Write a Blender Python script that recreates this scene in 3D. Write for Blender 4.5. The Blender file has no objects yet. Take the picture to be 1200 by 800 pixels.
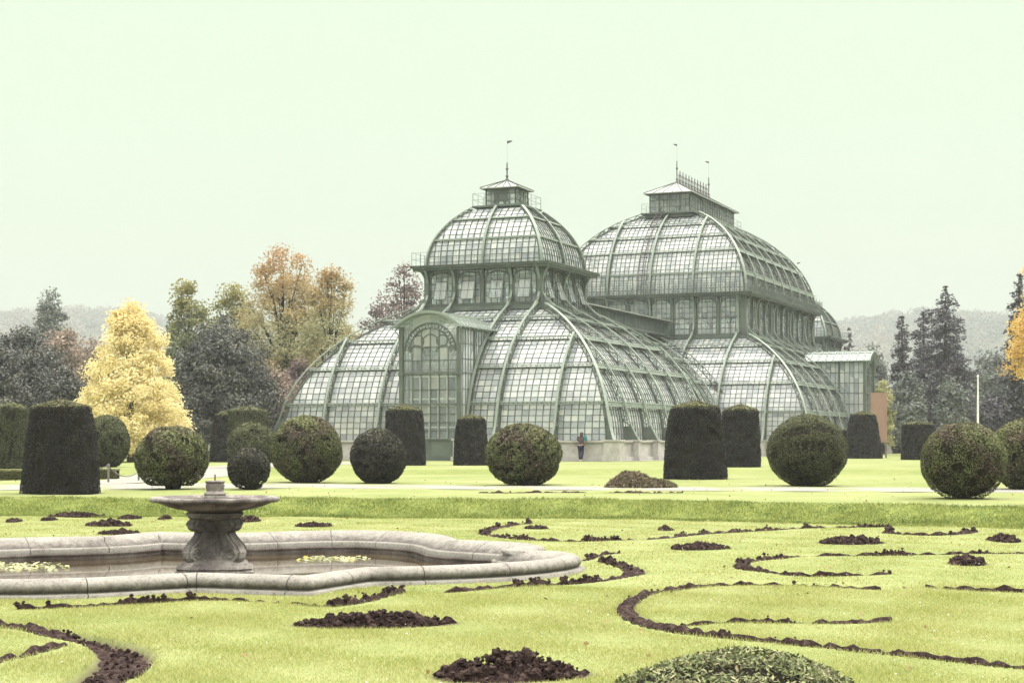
import bpy, math, random
import numpy as np
from mathutils import Vector
from mathutils.geometry import tessellate_polygon
R = math.radians
rng = np.random.default_rng(7)
random.seed(7)
scene = bpy.context.scene
COL = scene.collection
F = 2007.0           # focal length in 1200-wide pixels
HOR = 516.0
CAMZ = 1.7

# ------------------------------------------------------------------ helpers
def tag(o, label=None, cat=None, group=None, kind=None):
    if label: o['label'] = label
    if cat: o['category'] = cat
    if group: o['group'] = group
    if kind: o['kind'] = kind
    return o

def empty(name, loc=(0, 0, 0), rz=0.0, parent=None):
    o = bpy.data.objects.new(name, None)
    COL.objects.link(o)
    o.location = loc
    o.rotation_euler = (0, 0, rz)
    o.empty_display_size = 0.2
    if parent: o.parent = parent
    return o

class MB:
    """collects geometry and links it as one mesh object"""
    def __init__(self):
        self.v = []; self.f = []; self.mi = []; self.uv = None; self.smooth = False
    def quad(self, a, b, c, d, m=0):
        i = len(self.v); self.v += [tuple(a), tuple(b), tuple(c), tuple(d)]
        self.f.append((i, i+1, i+2, i+3)); self.mi.append(m)
    def box(self, c, s, m=0, ax=None):
        c = Vector(c)
        if ax is None: ax = (Vector((1, 0, 0)), Vector((0, 1, 0)), Vector((0, 0, 1)))
        i = len(self.v)
        for dz in (-.5, .5):
            for dx, dy in ((-.5, -.5), (.5, -.5), (.5, .5), (-.5, .5)):
                self.v.append(tuple(c + ax[0]*dx*s[0] + ax[1]*dy*s[1] + ax[2]*dz*s[2]))
        for q in ((3, 2, 1, 0), (4, 5, 6, 7), (0, 1, 5, 4), (1, 2, 6, 5), (2, 3, 7, 6), (3, 0, 4, 7)):
            self.f.append(tuple(i+k for k in q)); self.mi.append(m)
    def beam(self, p0, p1, w, h, up=(0, 0, 1), m=0):
        p0, p1 = Vector(p0), Vector(p1)
        d = p1-p0; L = d.length
        if L < 1e-6: return
        d /= L; up = Vector(up)
        s = d.cross(up)
        if s.length < 1e-4: s = d.cross(Vector((1, 0, 0)))
        s.normalize(); u = s.cross(d)
        self.box((p0+p1)/2, (L, w, h), m, (d, s, u))
    def sweep(self, pts, sides, ups, w, h, m=0, closed=False):
        """rectangular section: +-w/2 along side, 0..h along up"""
        n = len(pts); i = len(self.v)
        for k in range(n):
            p = Vector(pts[k]); s = Vector(sides[k] if isinstance(sides, list) else sides)
            u = Vector(ups[k] if isinstance(ups, list) else ups)
            hh = h[k] if isinstance(h, (list, tuple)) else h
            for a, b in ((-.5, 0), (.5, 0), (.5, 1), (-.5, 1)):
                self.v.append(tuple(p + s*a*w + u*b*hh))
        rngk = range(n if closed else n-1)
        for k in rngk:
            a = i+4*k; b = i+4*((k+1) % n)
            for j in range(4):
                j2 = (j+1) % 4
                self.f.append((a+j, a+j2, b+j2, b+j)); self.mi.append(m)
        if not closed:
            self.f.append((i+3, i+2, i+1, i)); self.mi.append(m)
            e = i+4*(n-1); self.f.append((e, e+1, e+2, e+3)); self.mi.append(m)
    def tube(self, pts, rad, n=6, m=0):
        pts = [Vector(p) for p in pts]; i = len(self.v)
        K = len(pts)
        for k, p in enumerate(pts):
            d = (pts[min(k+1, K-1)]-pts[max(k-1, 0)])
            if d.length < 1e-9: d = Vector((0, 0, 1))
            d.normalize()
            s = d.cross(Vector((0, 0, 1)))
            if s.length < .05: s = d.cross(Vector((0, 1, 0)))
            s.normalize(); u = s.cross(d)
            r = rad[k] if isinstance(rad, (list, tuple)) else rad
            for j in range(n):
                t = 2*math.pi*j/n
                self.v.append(tuple(p + s*math.cos(t)*r + u*math.sin(t)*r))
        for k in range(K-1):
            for j in range(n):
                j2 = (j+1) % n
                self.f.append((i+k*n+j, i+k*n+j2, i+(k+1)*n+j2, i+(k+1)*n+j)); self.mi.append(m)
        self.f.append(tuple(i+j for j in range(n))[::-1]); self.mi.append(m)
        self.f.append(tuple(i+(K-1)*n+j for j in range(n))); self.mi.append(m)
    def lathe(self, prof, n=24, c=(0, 0, 0), m=0, rot=0.0, square=0.0):
        i = len(self.v)
        for r, z in prof:
            for j in range(n):
                t = 2*math.pi*j/n + rot
                self.v.append((c[0]+r*math.cos(t), c[1]+r*math.sin(t), c[2]+z))
        for k in range(len(prof)-1):
            for j in range(n):
                j2 = (j+1) % n
                self.f.append((i+k*n+j, i+k*n+j2, i+(k+1)*n+j2, i+(k+1)*n+j)); self.mi.append(m)
        self.f.append(tuple(i+j for j in range(n))[::-1]); self.mi.append(m)
        e = i+(len(prof)-1)*n
        self.f.append(tuple(e+j for j in range(n))); self.mi.append(m)
    def build(self, name, mats, parent=None, smooth=False, rnd=False):
        me = bpy.data.meshes.new(name)
        me.from_pydata(self.v, [], self.f)
        if not isinstance(mats, (list, tuple)): mats = [mats]
        for m in mats: me.materials.append(m)
        if len(mats) > 1: me.polygons.foreach_set('material_index', self.mi)
        if smooth: me.polygons.foreach_set('use_smooth', [True]*len(self.f))
        if rnd:
            at = me.attributes.new('rnd', 'FLOAT', 'FACE')
            at.data.foreach_set('value', rng.random(len(self.f)).astype(np.float32))
        me.update()
        o = bpy.data.objects.new(name, me); COL.objects.link(o)
        if parent: o.parent = parent
        return o

def np_mesh(name, V, Q, mat, parent=None, rnd=None, smooth=False):
    """V (n,3); Q (m,k) faces"""
    me = bpy.data.meshes.new(name)
    n, (m, k) = len(V), Q.shape
    me.vertices.add(n); me.vertices.foreach_set('co', np.ascontiguousarray(V, np.float32).ravel())
    me.loops.add(m*k); me.loops.foreach_set('vertex_index', np.ascontiguousarray(Q, np.int32).ravel())
    me.polygons.add(m); me.polygons.foreach_set('loop_start', np.arange(0, m*k, k, dtype=np.int32))
    me.polygons.foreach_set('use_smooth', np.full(m, smooth))
    if rnd is not None:
        at = me.attributes.new('rnd', 'FLOAT', 'FACE')
        at.data.foreach_set('value', np.ascontiguousarray(rnd, np.float32))
    me.materials.append(mat)
    me.update(calc_edges=True)
    o = bpy.data.objects.new(name, me); COL.objects.link(o)
    if parent: o.parent = parent
    return o

def norm(a): return a/np.maximum(np.linalg.norm(a, axis=1, keepdims=True), 1e-9)

def leaf_geo(P, N, ln, wd, jit=.7, along=None):
    """a small folded diamond per point; N = facing, jit = disorder"""
    n = len(P)
    N = norm(N + jit*rng.normal(size=(n, 3)))
    if along is None: T = rng.normal(size=(n, 3))
    else: T = along + .35*rng.normal(size=(n, 3))
    T = norm(T - N*np.sum(T*N, 1, keepdims=True))
    B = np.cross(N, T)
    s = (.7+.6*rng.random((n, 1)))
    a = T*ln*s; b = B*wd*s
    V = np.stack([P-a*.5, P+b*.5+a*.08, P+a*.5, P-b*.5+a*.08], 1).reshape(-1, 3)
    Q = np.arange(4*n).reshape(n, 4)
    return V, Q

# ------------------------------------------------------------------ materials
def new_mat(name):
    m = bpy.data.materials.new(name); m.use_nodes = True
    nt = m.node_tree; b = nt.nodes['Principled BSDF']
    return m, nt, b

def ramp(nt, stops, fac):
    r = nt.nodes.new('ShaderNodeValToRGB')
    e = r.color_ramp.elements
    e[0].position, e[0].color = stops[0][0], (*stops[0][1], 1)
    e[1].position, e[1].color = stops[-1][0], (*stops[-1][1], 1)
    for p, c in stops[1:-1]:
        x = e.new(p); x.color = (*c, 1)
    nt.links.new(fac, r.inputs[0])
    return r.outputs[0]

def noise(nt, scale, detail=4, rough=.6, coord='Object', vec=None):
    t = nt.nodes.new('ShaderNodeTexNoise')
    t.inputs['Scale'].default_value = scale; t.inputs['Detail'].default_value = detail
    t.inputs['Roughness'].default_value = rough
    if vec is None:
        c = nt.nodes.new('ShaderNodeTexCoord'); vec = c.outputs[coord]
    nt.links.new(vec, t.inputs['Vector'])
    return t.outputs['Fac']

def math_node(nt, op, a, b=None, clamp=False):
    m = nt.nodes.new('ShaderNodeMath'); m.operation = op; m.use_clamp = clamp
    for i, x in enumerate((a, b)):
        if x is None: continue
        if isinstance(x, (int, float)): m.inputs[i].default_value = x
        else: nt.links.new(x, m.inputs[i])
    return m.outputs[0]

def bump(nt, b, h, strength=.3, dist=.02):
    n = nt.nodes.new('ShaderNodeBump'); n.inputs['Strength'].default_value = strength
    n.inputs['Distance'].default_value = dist
    nt.links.new(h, n.inputs['Height']); nt.links.new(n.outputs[0], b.inputs['Normal'])

def mixc(nt, f, a, b):
    m = nt.nodes.new('ShaderNodeMix'); m.data_type = 'RGBA'
    for k, x in ((0, f), (6, a), (7, b)):
        if isinstance(x, (int, float)): m.inputs[k].default_value = x
        elif isinstance(x, tuple): m.inputs[k].default_value = (*x, 1)
        else: nt.links.new(x, m.inputs[k])
    return m.outputs[2]

def mat_noise(name, stops, scale=3, rough=.8, bumpscale=None, bstr=.4, bdist=.02, detail=5, spec=.3, scale2=None, stops2=None):
    m, nt, b = new_mat(name)
    c = ramp(nt, stops, noise(nt, scale, detail))
    if scale2:
        c2 = ramp(nt, stops2, noise(nt, scale2, 3))
        x = nt.nodes.new('ShaderNodeMix'); x.data_type = 'RGBA'; x.blend_type = 'MULTIPLY'; x.inputs[0].default_value = 1
        nt.links.new(c, x.inputs[6]); nt.links.new(c2, x.inputs[7]); c = x.outputs[2]
    nt.links.new(c, b.inputs['Base Color'])
    b.inputs['Roughness'].default_value = rough
    b.inputs['Specular IOR Level'].default_value = spec
    if bumpscale: bump(nt, b, noise(nt, bumpscale, 6, .7), bstr, bdist)
    return m

def mat_leaf(name, stops, patch=None, pscale=.5, trans=.25, rough=.65, pf=(.42, .6), zpatch=None):
    """per-leaf hue from 'rnd'; patches of another leaf colour from noise; zpatch=(z0,z1,stops): leaves that have turned towards the top"""
    m, nt, b = new_mat(name)
    a = nt.nodes.new('ShaderNodeAttribute'); a.attribute_name = 'rnd'
    c = ramp(nt, stops, a.outputs['Fac'])
    if patch:
        c2 = ramp(nt, patch, a.outputs['Fac'])
        f = noise(nt, pscale, 3)
        mr = nt.nodes.new('ShaderNodeMapRange'); mr.inputs[1].default_value, mr.inputs[2].default_value = pf
        nt.links.new(f, mr.inputs[0]); c = mixc(nt, mr.outputs[0], c, c2)
    if zpatch:
        c3 = ramp(nt, zpatch[2], a.outputs['Fac'])
        tc = nt.nodes.new('ShaderNodeTexCoord'); sp = nt.nodes.new('ShaderNodeSeparateXYZ')
        nt.links.new(tc.outputs['Object'], sp.inputs[0])
        z = math_node(nt, 'ADD', sp.outputs[2], math_node(nt, 'MULTIPLY', math_node(nt, 'SUBTRACT', noise(nt, .5, 3), .5), 6.))
        mr = nt.nodes.new('ShaderNodeMapRange'); mr.inputs[1].default_value, mr.inputs[2].default_value = zpatch[0], zpatch[1]
        nt.links.new(z, mr.inputs[0]); c = mixc(nt, mr.outputs[0], c, c3)
    nt.links.new(c, b.inputs['Base Color'])
    b.inputs['Roughness'].default_value = rough; b.inputs['Specular IOR Level'].default_value = .25
    if trans:
        t = nt.nodes.new('ShaderNodeBsdfTranslucent'); nt.links.new(c, t.inputs[0])
        x = nt.nodes.new('ShaderNodeMixShader'); x.inputs[0].default_value = trans
        nt.links.new(b.outputs[0], x.inputs[1]); nt.links.new(t.outputs[0], x.inputs[2])
        nt.links.new(x.outputs[0], nt.nodes['Material Output'].inputs[0])
    return m

M = {}
M['paint'] = mat_noise('green_paint', [(.3, (.078, .092, .080)), (.7, (.12, .145, .12))], 1.3, .5, 30, .1, .005, spec=.4,
                       scale2=.35, stops2=[(.3, (.8, .78, .8)), (.7, (1, 1, 1))])
M['paint_light'] = mat_noise('pale_green_paint', [(.3, (.17, .20, .17)), (.7, (.225, .26, .222))], 1.1, .5, 30, .1, .005, spec=.4)
M['bar'] = mat_noise('bar_paint', [(.3, (.065, .07, .065)), (.7, (.11, .12, .108))], .9, .5)
M['dark_iron'] = mat_noise('dark_iron', [(.3, (.06, .05, .06)), (.7, (.11, .09, .10))], 2, .5)
M['white_frame'] = mat_noise('white_frame', [(.3, (.6, .6, .58)), (.7, (.75, .75, .72))], 2, .5)
M['stone_white'] = mat_noise('pale_wall_stone', [(.25, (.30, .28, .27)), (.5, (.41, .39, .375)), (.75, (.48, .46, .44))], .7, .85, 14, .3, .01,
                             scale2=3.5, stops2=[(.35, (.86, .84, .84)), (.6, (1, 1, 1))])
M['sheet_roof'] = mat_noise('sheet_roof', [(.3, (.24, .25, .235)), (.7, (.34, .36, .33))], .8, .4, spec=.5)
M['floor'] = mat_noise('house_floor', [(.3, (.1, .095, .085)), (.7, (.16, .15, .14))], .6, .8)

def mat_glass(name='old_glass', tr=.30):
    m, nt, b = new_mat(name)
    a = nt.nodes.new('ShaderNodeAttribute'); a.attribute_name = 'rnd'
    c = ramp(nt, [(0, (.36, .39, .425)), (.2, (.46, .495, .51)), (.8, (.56, .585, .575)), (1, (.65, .66, .61))], a.outputs['Fac'])
    dirt = ramp(nt, [(.3, (.72, .70, .74)), (.65, (1, 1, 1))], noise(nt, .45, 5))
    x = nt.nodes.new('ShaderNodeMix'); x.data_type = 'RGBA'; x.blend_type = 'MULTIPLY'; x.inputs[0].default_value = 1
    nt.links.new(c, x.inputs[6]); nt.links.new(dirt, x.inputs[7])
    nt.links.new(x.outputs[2], b.inputs['Base Color'])
    b.inputs['Roughness'].default_value = .07
    b.inputs['Specular IOR Level'].default_value = 1.0
    bump(nt, b, noise(nt, 1.6, 2), .25, .05)
    t = nt.nodes.new('ShaderNodeBsdfTransparent'); t.inputs[0].default_value = (.90, .95, .92, 1)
    s = nt.nodes.new('ShaderNodeMixShader')
    f = math_node(nt, 'MULTIPLY_ADD', a.outputs['Fac'], -.12); f.node.inputs[2].default_value = tr
    nt.links.new(f, s.inputs[0])
    nt.links.new(b.outputs[0], s.inputs[1]); nt.links.new(t.outputs[0], s.inputs[2])
    nt.links.new(s.outputs[0], nt.nodes['Material Output'].inputs[0])
    return m
M['glass'] = mat_glass()
M['clear'] = mat_glass('clear_glass', .62)
M['mid'] = mat_glass('canopy_glass', .58)
M['porch'] = mat_glass('portal_glass', .66)
M['dark_glass'] = mat_noise('dark_pane', [(.35, (.03, .03, .035)), (.65, (.09, .095, .1))], 1.5, .1, spec=.6)

def mat_stone(name, stops, joint=True):
    m, nt, b = new_mat(name)
    c = ramp(nt, stops, noise(nt, 2.2, 6, .65))
    speck = ramp(nt, [(.36, (.55, .5, .5)), (.5, (1, 1, 1))], noise(nt, 28, 4, .7))
    x = nt.nodes.new('ShaderNodeMix'); x.data_type = 'RGBA'; x.blend_type = 'MULTIPLY'; x.inputs[0].default_value = .8
    nt.links.new(c, x.inputs[6]); nt.links.new(speck, x.inputs[7]); c = x.outputs[2]
    if joint:
        uv = nt.nodes.new('ShaderNodeUVMap'); sp = nt.nodes.new('ShaderNodeSeparateXYZ')
        nt.links.new(uv.outputs[0], sp.inputs[0])
        fr = math_node(nt, 'FRACT', math_node(nt, 'DIVIDE', sp.outputs[0], 1.15))
        j = math_node(nt, 'LESS_THAN', fr, .012)
        c = mixc(nt, j, c, (.06, .05, .05))
        # grime and painted shade in the rim's undercut, foot left clean
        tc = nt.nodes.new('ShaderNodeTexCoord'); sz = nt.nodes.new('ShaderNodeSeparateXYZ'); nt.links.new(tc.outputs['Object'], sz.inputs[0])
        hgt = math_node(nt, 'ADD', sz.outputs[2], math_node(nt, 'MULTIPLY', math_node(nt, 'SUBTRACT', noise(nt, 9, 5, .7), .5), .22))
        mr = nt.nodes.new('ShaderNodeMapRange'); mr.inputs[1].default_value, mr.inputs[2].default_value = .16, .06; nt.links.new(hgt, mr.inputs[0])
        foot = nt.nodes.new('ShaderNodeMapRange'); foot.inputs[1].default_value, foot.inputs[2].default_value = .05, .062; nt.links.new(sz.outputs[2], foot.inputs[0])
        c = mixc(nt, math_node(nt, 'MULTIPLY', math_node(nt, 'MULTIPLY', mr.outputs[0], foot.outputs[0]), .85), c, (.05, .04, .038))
    nt.links.new(c, b.inputs['Base Color'])
    b.inputs['Roughness'].default_value = .85; b.inputs['Specular IOR Level'].default_value = .2
    bump(nt, b, noise(nt, 45, 5, .7), .5, .008)
    return m
M['rim_stone'] = mat_stone('rim_stone', [(.25, (.185, .168, .155)), (.5, (.255, .238, .22)), (.75, (.305, .288, .268))])
M['fountain_stone'] = mat_stone('fountain_stone', [(.3, (.075, .06, .065)), (.46, (.15, .13, .13)), (.56, (.25, .225, .215)), (.7, (.38, .35, .33))], False)
M['wet_stone'] = mat_stone('wet_stone', [(.3, (.04, .03, .028)), (.5, (.10, .08, .075)), (.7, (.19, .165, .15))], False)

def mat_water():
    m, nt, b = new_mat('pool_water')
    nt.links.new(ramp(nt, [(.4, (.045, .034, .022)), (.6, (.075, .056, .03))], noise(nt, .8, 3)), b.inputs['Base Color'])
    b.inputs['Roughness'].default_value = .03; b.inputs['IOR'].default_value = 1.33
    bump(nt, b, noise(nt, 6, 2), .015, .02)
    return m
M['water'] = mat_water()
M['soil'] = mat_noise('dug_soil', [(.3, (.018, .010, .011)), (.52, (.050, .030, .029)), (.72, (.14, .098, .085))], 16, .95, 45, 1., .04, spec=.1)
M['gravel'] = mat_noise('gravel', [(.3, (.225, .215, .195)), (.7, (.30, .288, .265))], 25, .9, 60, .3, .01, spec=.1, scale2=.6, stops2=[(.3, (.85, .85, .85)), (.7, (1, 1, 1))])

GA, GB, GC = (.128, .158, .045), (.195, .217, .085), (.25, .258, .122)
def mat_ground():
    m, nt, b = new_mat('lawn_turf')
    n1 = noise(nt, .28, 5, .65); n2 = noise(nt, 3.2, 5, .7); n3 = noise(nt, 38, 3, .7)
    f = math_node(nt, 'ADD', math_node(nt, 'MULTIPLY', n1, .42), math_node(nt, 'ADD', math_node(nt, 'MULTIPLY', n2, .28), math_node(nt, 'MULTIPLY', n3, .3)))
    c = ramp(nt, [(.36, GA), (.5, GB), (.62, GC)], f)
    # the slope carries longer, darker grass; cut soil shows in the dug lines
    at = nt.nodes.new('ShaderNodeAttribute'); at.attribute_name = 'rough_grass'
    d = ramp(nt, [(.35, (.08, .11, .02)), (.62, (.17, .195, .045))], n2)
    c = mixc(nt, math_node(nt, 'MULTIPLY', at.outputs['Fac'], .85), c, d)
    at2 = nt.nodes.new('ShaderNodeAttribute'); at2.attribute_name = 'soil_and_shade'  # dug soil, plus soil and painted contact shade round shrub feet
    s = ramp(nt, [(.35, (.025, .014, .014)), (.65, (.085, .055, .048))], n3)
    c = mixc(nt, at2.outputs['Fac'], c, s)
    nt.links.new(c, b.inputs['Base Color'])
    b.inputs['Roughness'].default_value = .9; b.inputs['Specular IOR Level'].default_value = .1
    h = math_node(nt, 'ADD', math_node(nt, 'MULTIPLY', n2, .6), math_node(nt, 'MULTIPLY', n3, .4))
    bump(nt, b, h, .5, .03)
    return m
M['ground'] = mat_ground()
M['blade'] = mat_leaf('grass_blade', [(0, (.21, .235, .06)), (.45, (.355, .36, .125)), (.8, (.45, .435, .19)), (1, (.54, .49, .26))], trans=.5,
                      patch=[(0, (.19, .235, .05)), (.6, (.30, .325, .09)), (1, (.42, .41, .15))], pscale=.7, pf=(.45, .7))
M['blade_long'] = mat_leaf('long_grass_blade', [(0, (.10, .135, .025)), (.6, (.20, .235, .055)), (1, (.32, .33, .11))], trans=.4,
                           patch=[(0, (.045, .075, .012)), (.7, (.10, .14, .025)), (1, (.2, .23, .06))], pscale=.9, pf=(.46, .62))
M['petal'] = mat_leaf('white_petal', [(0, (.5, .5, .4)), (1, (.75, .75, .68))], trans=.2)

# ------------------------------------------------------------------ ground heights
BX = np.array([-60, -12, 0, 4, 10, 40.]); BY = np.array([39.2, 38.8, 37.9, 36.8, 33.2, 24.])
def smooth(x): x = np.clip(x, 0, 1); return x*x*(3-2*x)
def bank_foot(x): return np.interp(x, BX, BY)+.22*np.sin(np.asarray(x)*.9)+.13*np.sin(np.asarray(x)*2.3+1)
def HT(x, y):
    x = np.asarray(x, float); y = np.asarray(y, float)
    return .35*smooth((y-bank_foot(x))/2.4) + .15*smooth((y-67.5)/4.)
def at(px, py, h):
    """ground point seen at photo pixel (px, py) when the ground lies h below the lens"""
    Y = F*h/(py-HOR); return ((px-600)/F*Y, Y)
def low(px, py): return at(px, py, 1.7)
def mid(px, py): return at(px, py, 1.35)
def top(px, py): return at(px, py, 1.2)

# pool outline (counter-clockwise), point-symmetric about its centre
PC = np.array([-4.07, 23.5])
half = [(-3.56, 19.3), (-2.25, 18.85), (-1.68, 20.15), (-1.1, 20.28), (-.41, 20.6), (.12, 21.0), (.5, 21.5), (.8, 22.1), (.93, 22.7), (.78, 23.2), (.45, 23.45), (0, 23.5),
        (.43, 24.6), (.30, 25.1), (-.25, 25.55), (-.80, 25.9), (-.92, 26.9), (-1.2, 27.6), (-1.64, 28.15), (-2.2, 28.55), (-2.8, 28.7), (-3.6, 28.4)]
OUT = np.array(half + [tuple(2*PC-np.array(p)) for p in half])
def inside(poly, x, y):
    r = np.zeros(np.shape(x), bool); n = len(poly); j = n-1
    for i in range(n):
        xi, yi = poly[i]; xj, yj = poly[j]
        with np.errstate(divide='ignore', invalid='ignore'):
            c = ((yi > y) != (yj > y)) & (x < (xj-xi)*(y-yi)/(yj-yi+1e-12)+xi)
        r ^= c; j = i
    return r

def poly_off(poly, d):
    n = len(poly); res = []
    for i in range(n):
        a, b, c = poly[i-1], poly[i], poly[(i+1) % n]
        e1 = (b-a)/np.linalg.norm(b-a); e2 = (c-b)/np.linalg.norm(c-b)
        n1 = np.array([-e1[1], e1[0]]); n2 = np.array([-e2[1], e2[0]])
        m = n1+n2; L = max(1+float(n1@n2), .35)
        if e1[0]*e2[1]-e1[1]*e2[0] < 0 and d > 0: L = max(np.linalg.norm(m), .35)
        res.append(b + m/L*d)
    return np.array(res)
def area(p): return .5*np.sum(p[:, 0]*np.roll(p[:, 1], -1)-np.roll(p[:, 0], -1)*p[:, 1])
if area(OUT) < 0: OUT = OUT[::-1]

# dug lines of the scroll beds: list of (points in photo pixels, half width at each in m, lumpiness, label)
LINES = [
 ([(1032, 691), (1008, 690), (960, 686.5), (870, 684.5), (805, 687), (762, 694), (738, 703), (728, 712), (742, 724), (768, 733), (800, 740), (860, 748), (960, 758), (1060, 769), (1130, 775), (1230, 785)],
  [.05, .16, .05, .04, .05, .08, .15, .2, .2, .17, .13, .09, .085, .08, .08, .08], .25, 'dug soil line of the large scroll running off the right edge of the lawn'),
 ([(800, 731), (850, 728), (920, 730.5), (985, 731), (1012, 728.5), (1045, 728)], [.05, .035, .035, .07, .12, .03], .3, 'short soil line inside the large scroll ending in a dark tongue'),
 ([(1042, 672.5), (1030, 673), (985, 675), (930, 674), (885, 668), (862, 662.5), (875, 656.5), (930, 652.5), (980, 651), (1050, 649.5), (1120, 648.8), (1230, 648)],
  [.09, .14, .06, .05, .08, .2, .1, .06, .08, .06, .05, .1], .6, 'crumbly soil line of the middle scroll, open towards the right'),
 ([(1085, 687), (1130, 690), (1230, 694)], [.03, .07, .04], .2, 'straight thin soil line alone at the right edge of the lawn'),
 ([(622, 613), (588, 616.5), (564, 622), (572, 628), (620, 633), (700, 634), (770, 632), (805, 627), (860, 622.5), (940, 618.5), (1005, 617.5), (1045, 617.5)],
  [.1, .18, .3, .15, .08, .06, .1, .25, .1, .07, .07, .04], .6, 'far soil line looping behind the pool rim below the grass bank'),
 ([(1036, 623.5), (1060, 626), (1100, 626.5), (1128, 625), (1144, 622)], [.15, .07, .06, .12, .25], .6, 'short curved soil line below the grass bank at the right'),
 ([(20, 712.5), (90, 710), (147, 708), (200, 704.5), (230, 702.5), (277, 704), (333, 707), (385, 710.5), (433, 702), (455, 696.5), (474, 692)],
  [.02, .04, .03, .03, .05, .03, .03, .10, .11, .12, .09], .7, 'soil line hugging the front left foot of the pool rim'),
 ([(512, 693), (560, 690.5), (600, 688), (653, 685), (706, 680.5), (733, 675), (750, 670.5), (735, 665), (712, 660), (702, 657.5)],
  [.05, .05, .09, .08, .12, .2, .26, .2, .07, .05], .8, 'lumpy soil hook round the right end of the pool'),
 ([(684, 656.5), (698, 651), (714, 648.5), (726, 648)], [.06, .16, .1, .03], .6, 'small soil streak just behind the right end of the pool'),
 ([(-30, 730), (32, 734), (75, 744), (108, 749), (135, 757), (150, 768), (138, 783), (105, 800), (70, 815)],
  [.03, .05, .16, .17, .22, .26, .26, .24, .2], .25, 'broad dark trench curling through the near left corner of the lawn'),
 ([(75, 755), (37, 764), (-30, 779)], [.06, .055, .05], .2, 'narrow trench branching left off the broad dark trench'),
 ([(560, 577.5), (640, 577), (700, 576.8), (800, 577.5)], [.05, .1, .16, .05], .1, None),
]
# heaps: centre px, half length px, half depth m, height m
HEAPS = [
 (601, 791, 97, .42, .20, 'big crumbly soil heap at the bottom edge of the lawn'),
 (440, 731, 100, .34, .13, 'long low soil heap on the lawn before the pool'),
 (127, 616, 27, .3, .15, 'soil heap behind the left pool rim, larger than its neighbours'),
 (90, 605, 33, .3, .10, 'flat row of soil clods below the grass bank at the far left'),
 (16, 611.5, 8, .2, .07, 'tiny soil clod pile nearest the left edge of the lawn'),
 (57, 610, 8, .2, .08, 'tiny soil clod pile between the left edge and the larger heap'),
 (152, 607.5, 12, .2, .06, 'little flat clod pile right of the larger heap behind the pool'),
 (194, 608, 6, .2, .07, 'tiny clod pile between the heap and the fountain bowl'),
 (140, 625, 24, .25, .06, 'thin soil streak right behind the left pool rim'),
 (290, 610, 14, .4, .12, 'soil clods on the lawn just right of the fountain pedestal'),
 (368, 616, 22, .25, .05, 'thin clod streak behind the pool, right of the fountain'),
 (998, 636, 40, .4, .14, 'dark soil heap in the far scroll at the right half of the lawn'),
 (820, 642.5, 34, .35, .08, 'low soil patch between the far and the middle scroll'),
 (1134, 660, 22, .35, .11, 'small pointed soil heap inside the middle scroll at the right'),
 (1178, 634, 18, .4, .12, 'soil clods at the right edge of the lawn below the bank'),
 (780, 621.5, 8, .2, .08, 'tiny clod pile inside the far loop below the bank'),
 (628, 619.5, 14, .2, .05, 'faint clod streak inside the left end of the far loop'),
]
def line_world(L):
    fn = mid if L[3] is None else low
    P = np.array([fn(*p) for p in L[0]]); W = np.array(L[1])
    d = np.r_[0, np.cumsum(np.hypot(*np.diff(P, axis=0).T))]
    # smooth resample
    n = max(16, int(d[-1]/.06)); n = min(n, 260)
    t = np.linspace(0, d[-1], n)
    X = np.interp(t, d, P[:, 0]); Yv = np.interp(t, d, P[:, 1]); w = np.interp(t, d, W)*(.85 if (P[:, 1].mean() < 16.5 or L[3] is None) else .46)
    for _ in range(6):
        k = max(1, n//40)
        for A in (X, Yv, w):
            S = A.copy(); S[k:-k] = (A[:-2*k]+A[2*k:]+2*A[k:-k])/4; A[:] = S
    return np.stack([X, Yv], 1), w
LW = [line_world(L) for L in LINES]
HW = []
for h in HEAPS:
    x, y = low(h[0], h[1]); HW.append((x, y, h[2]/F*y, h[3]*max(1, y/22), h[4]))

def trench_mask(x, y):
    """0..1 inside the dug lines, soft at the edge (ragged)"""
    m = np.zeros(x.shape)
    for (P, w) in LW:
        lo = P.min(0)-.5; hi = P.max(0)+.5
        idx = np.where((x > lo[0]) & (x < hi[0]) & (y > lo[1]) & (y < hi[1]))[0]
        if not len(idx): continue
        q = np.stack([x[idx], y[idx]], 1)
        best = np.full(len(idx), -9.)
        for i in range(len(P)):
            d = w[i]-np.hypot(q[:, 0]-P[i, 0], q[:, 1]-P[i, 1]); best = np.maximum(best, d)
        m[idx] = np.maximum(m[idx], np.clip(.5+best/.05, 0, 1))
    return m
def heap_mask(x, y):
    m = np.zeros(x.shape)
    for (hx, hy, a, b, h) in HW:
        m = np.maximum(m, np.clip((1.02-np.hypot((x-hx)/a, (y-hy)/b))*6+.3, 0, 1))
    return m

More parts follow.
